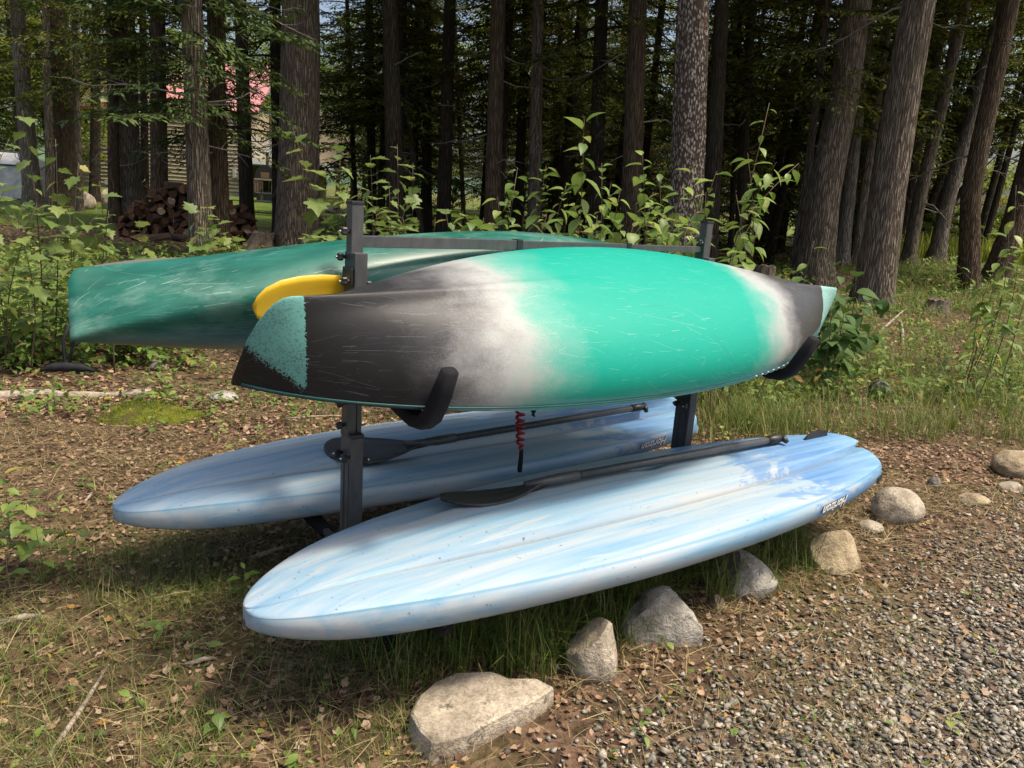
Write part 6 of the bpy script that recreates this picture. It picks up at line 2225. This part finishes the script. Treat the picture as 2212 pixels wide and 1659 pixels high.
finish('gravel', V, F, 'gravel', 'grey crushed gravel of the drive')

# grass blades
GB_V = np.array([(-0.5, 0, 0), (0.5, 0, 0), (-0.42, 0.10, 0.4), (0.42, 0.10, 0.4), (-0.28, 0.34, 0.75), (0.28, 0.34, 0.75), (0, 0.75, 0.92)])
GB_F = np.array([(0, 1, 3), (0, 3, 2), (2, 3, 5), (2, 5, 4), (4, 5, 6)])


def blades(cx, cy, n, spread, h0, h1, rs, wd=(0.002, 0.0045), bend=(0.3, 1.3)):
    m = len(cx) * n
    x = np.repeat(cx, n) + rs.normal(0, 1, m) * np.repeat(np.broadcast_to(spread, len(cx)), n)
    y = np.repeat(cy, n) + rs.normal(0, 1, m) * np.repeat(np.broadcast_to(spread, len(cx)), n)
    h = rs.uniform(h0, h1, m) * np.repeat(rs.uniform(0.6, 1.15, len(cx)), n)
    P = np.stack([x, y, gz(x, y) - 0.004], 1)
    return scatter(GB_V, GB_F, P, rotm(rs.uniform(0, 6.283, m), rs.normal(0, 0.18, m)), np.stack([rs.uniform(*wd, m), h * rs.uniform(*bend, m), h], 1))


rs = np.random.default_rng(41)
parts = []
# tall tufts under the near board, along the stones
tf_ = [(930, 1395), (1000, 1400), (1060, 1420), (1110, 1415), (1150, 1400), (1085, 1390), (1180, 1360), (1240, 1330), (1300, 1330), (1350, 1310), (1400, 1300), (1330, 1290), (1270, 1300), (1440, 1280), (1480, 1260), (1400, 1270), (1500, 1230), (860, 1395), (1020, 1430), (1130, 1440), (1680, 1180), (1700, 1200), (1690, 1220), (1715, 1160), (1660, 1170), (1812, 1100), (1800, 1090), (1575, 1210), (780, 1420), (1230, 1400), (1205, 1420), (1380, 1345), (1365, 1330), (1530, 1290), (1545, 1270), (1350, 1390), (1150, 1455), (1060, 1448), (980, 1450), (1735, 1225), (1640, 1240), (1665, 1262), (905, 1470), (1310, 1370)]
c = gpm(tf_)
tall = blades(np.repeat(c[:, 0], 2) + rs.normal(0, 0.03, 2 * len(c)), np.repeat(c[:, 1], 2) + rs.normal(0, 0.03, 2 * len(c)), 36, 0.034, 0.08, 0.27, rs, (0.002, 0.0042), (0.35, 1.5))
finish('tall_grass', tall[0], tall[1], 'grass_lush', 'bright green grass tufts under the paddle board and between the edging stones')
# scattered low tufts on the left foreground
q = [(rs.uniform(-150, 900), rs.uniform(1150, 1720)) for _ in range(300)]
c = gpm(q)
parts.append(blades(c[:, 0], c[:, 1], 20, 0.05, 0.03, 0.10, rs, (0.0012, 0.0026), (0.6, 2.0)))
q = [(rs.uniform(230, 560), rs.uniform(1130, 1330)) for _ in range(45)]
c = gpm(q)
parts.append(blades(c[:, 0], c[:, 1], 30, 0.05, 0.04, 0.11, rs, (0.0012, 0.0022), (0.8, 2.2)))
# gravel edge sprigs
q = [(rs.uniform(1250, 2300), rs.uniform(1150, 1700)) for _ in range(150)]
c = gpm(q)
parts.append(blades(c[:, 0], c[:, 1], 9, 0.03, 0.02, 0.06, rs, (0.001, 0.0022), (0.6, 2.0)))
# thin grass behind the rack
q = [(rs.uniform(500, 1500), rs.uniform(820, 1000)) for _ in range(110)]
c = gpm(q)
parts.append(blades(c[:, 0], c[:, 1], 26, 0.07, 0.05, 0.14, rs, (0.0016, 0.003), (0.6, 2.0)))
# long grass on the right, thinning out towards the drive
q = [(rs.uniform(1480, 2420), 640 + 320 * rs.uniform(0, 1) ** 1.2) for _ in range(560)]
c = gpm(q)
parts.append(blades(c[:, 0], c[:, 1], 30, 0.09, 0.12, 0.32, rs, (0.0028, 0.005), (0.4, 1.5)))
# glade between the leaning trunks
q = [(rs.uniform(1850, 2300), rs.uniform(560, 680)) for _ in range(420)]
c = gpm(q)
parts.append(blades(c[:, 0], c[:, 1], 24, 0.22, 0.10, 0.24, rs, (0.006, 0.012), (0.5, 1.6)))
V, F = cat_mesh(parts)
finish('grass', V, F, 'grass', 'green and straw-coloured grass blades on the forest floor')
# sunlit meadow reeds by the lake
n = 26000
y = rs.uniform(23, 40, n); x = y * rs.uniform(0.46, 0.75, n)
keep = gz(x, y) > -1.2
x, y = x[keep], y[keep]; m = len(x)
h = rs.uniform(0.35, 0.95, m)
V, F = scatter(GB_V, GB_F, np.stack([x, y, gz(x, y) - 0.02], 1), rotm(rs.uniform(0, 6.28, m), rs.normal(0, 0.2, m)), np.stack([rs.uniform(0.02, 0.04, m), h * 0.7, h], 1))
finish('meadow_grass', V, F, 'reed', 'tall bright yellow-green meadow grass near the lake')
# ground cover of small leafy weeds
LV = np.array([(0, 0, 0), (0.26, 0.35, 0.07), (0.22, 0.62, 0.03), (0, 1.0, -0.22), (-0.22, 0.62, 0.03), (-0.26, 0.35, 0.07), (0, 0.45, 0.0)])
LF = np.array([(0, 1, 6), (1, 2, 6), (2, 3, 6), (3, 4, 6), (4, 5, 6), (5, 0, 6)])


def cover(q, nl, h0, h1, s0, s1, rs):
    c = gpm(q)
    m = len(c) * nl
    ht = np.repeat(rs.uniform(h0, h1, len(c)), nl)
    t = rs.uniform(0.15, 1, m)
    yaw = rs.uniform(0, 6.283, m)
    rr = rs.uniform(0.0, 0.05, m) + 0.06 * ht
    x = np.repeat(c[:, 0], nl) + np.cos(yaw + 1.57) * rr
    y = np.repeat(c[:, 1], nl) + np.sin(yaw + 1.57) * rr
    P = np.stack([x, y, gz(x, y) + ht * t], 1)
    s = rs.uniform(s0, s1, m)
    return scatter(LV, LF, P, rotm(yaw, rs.normal(-0.1, 0.35, m), rs.normal(0, 0.3, m)), s)


rs = np.random.default_rng(55)
parts = [cover([(rs.uniform(-200, 520), rs.uniform(540, 720)) for _ in range(620)], 14, 0.10, 0.42, 0.06, 0.12, rs),
         cover([(rs.uniform(-200, 420), rs.uniform(690, 800)) for _ in range(260)], 12, 0.08, 0.34, 0.05, 0.09, rs),
         cover([(rs.uniform(-200, 720), rs.uniform(780, 900)) for _ in range(150)], 7, 0.03, 0.12, 0.03, 0.06, rs),
         cover([(rs.uniform(480, 1000), rs.uniform(540, 640)) for _ in range(220)], 10, 0.05, 0.3, 0.07, 0.13, rs),
         cover([(rs.uniform(900, 1760), rs.uniform(520, 640)) for _ in range(420)], 12, 0.1, 0.5, 0.08, 0.15, rs),
         cover([(rs.uniform(1500, 2400), rs.uniform(640, 880)) for _ in range(800)], 10, 0.06, 0.3, 0.045, 0.09, rs),
         cover([(rs.uniform(1850, 2350), rs.uniform(545, 640)) for _ in range(200)], 12, 0.08, 0.35, 0.08, 0.15, rs),
         cover([(rs.uniform(-150, 800), rs.uniform(1000, 1700)) for _ in range(60)], 5, 0.01, 0.05, 0.015, 0.035, rs),
         cover([(rs.uniform(900, 2400), rs.uniform(940, 1700)) for _ in range(70)], 4, 0.01, 0.04, 0.012, 0.03, rs)]
V, F = cat_mesh(parts)
finish('ground_cover', V, F, 'weed_stuff', 'low leafy weeds covering the ground around the wood')
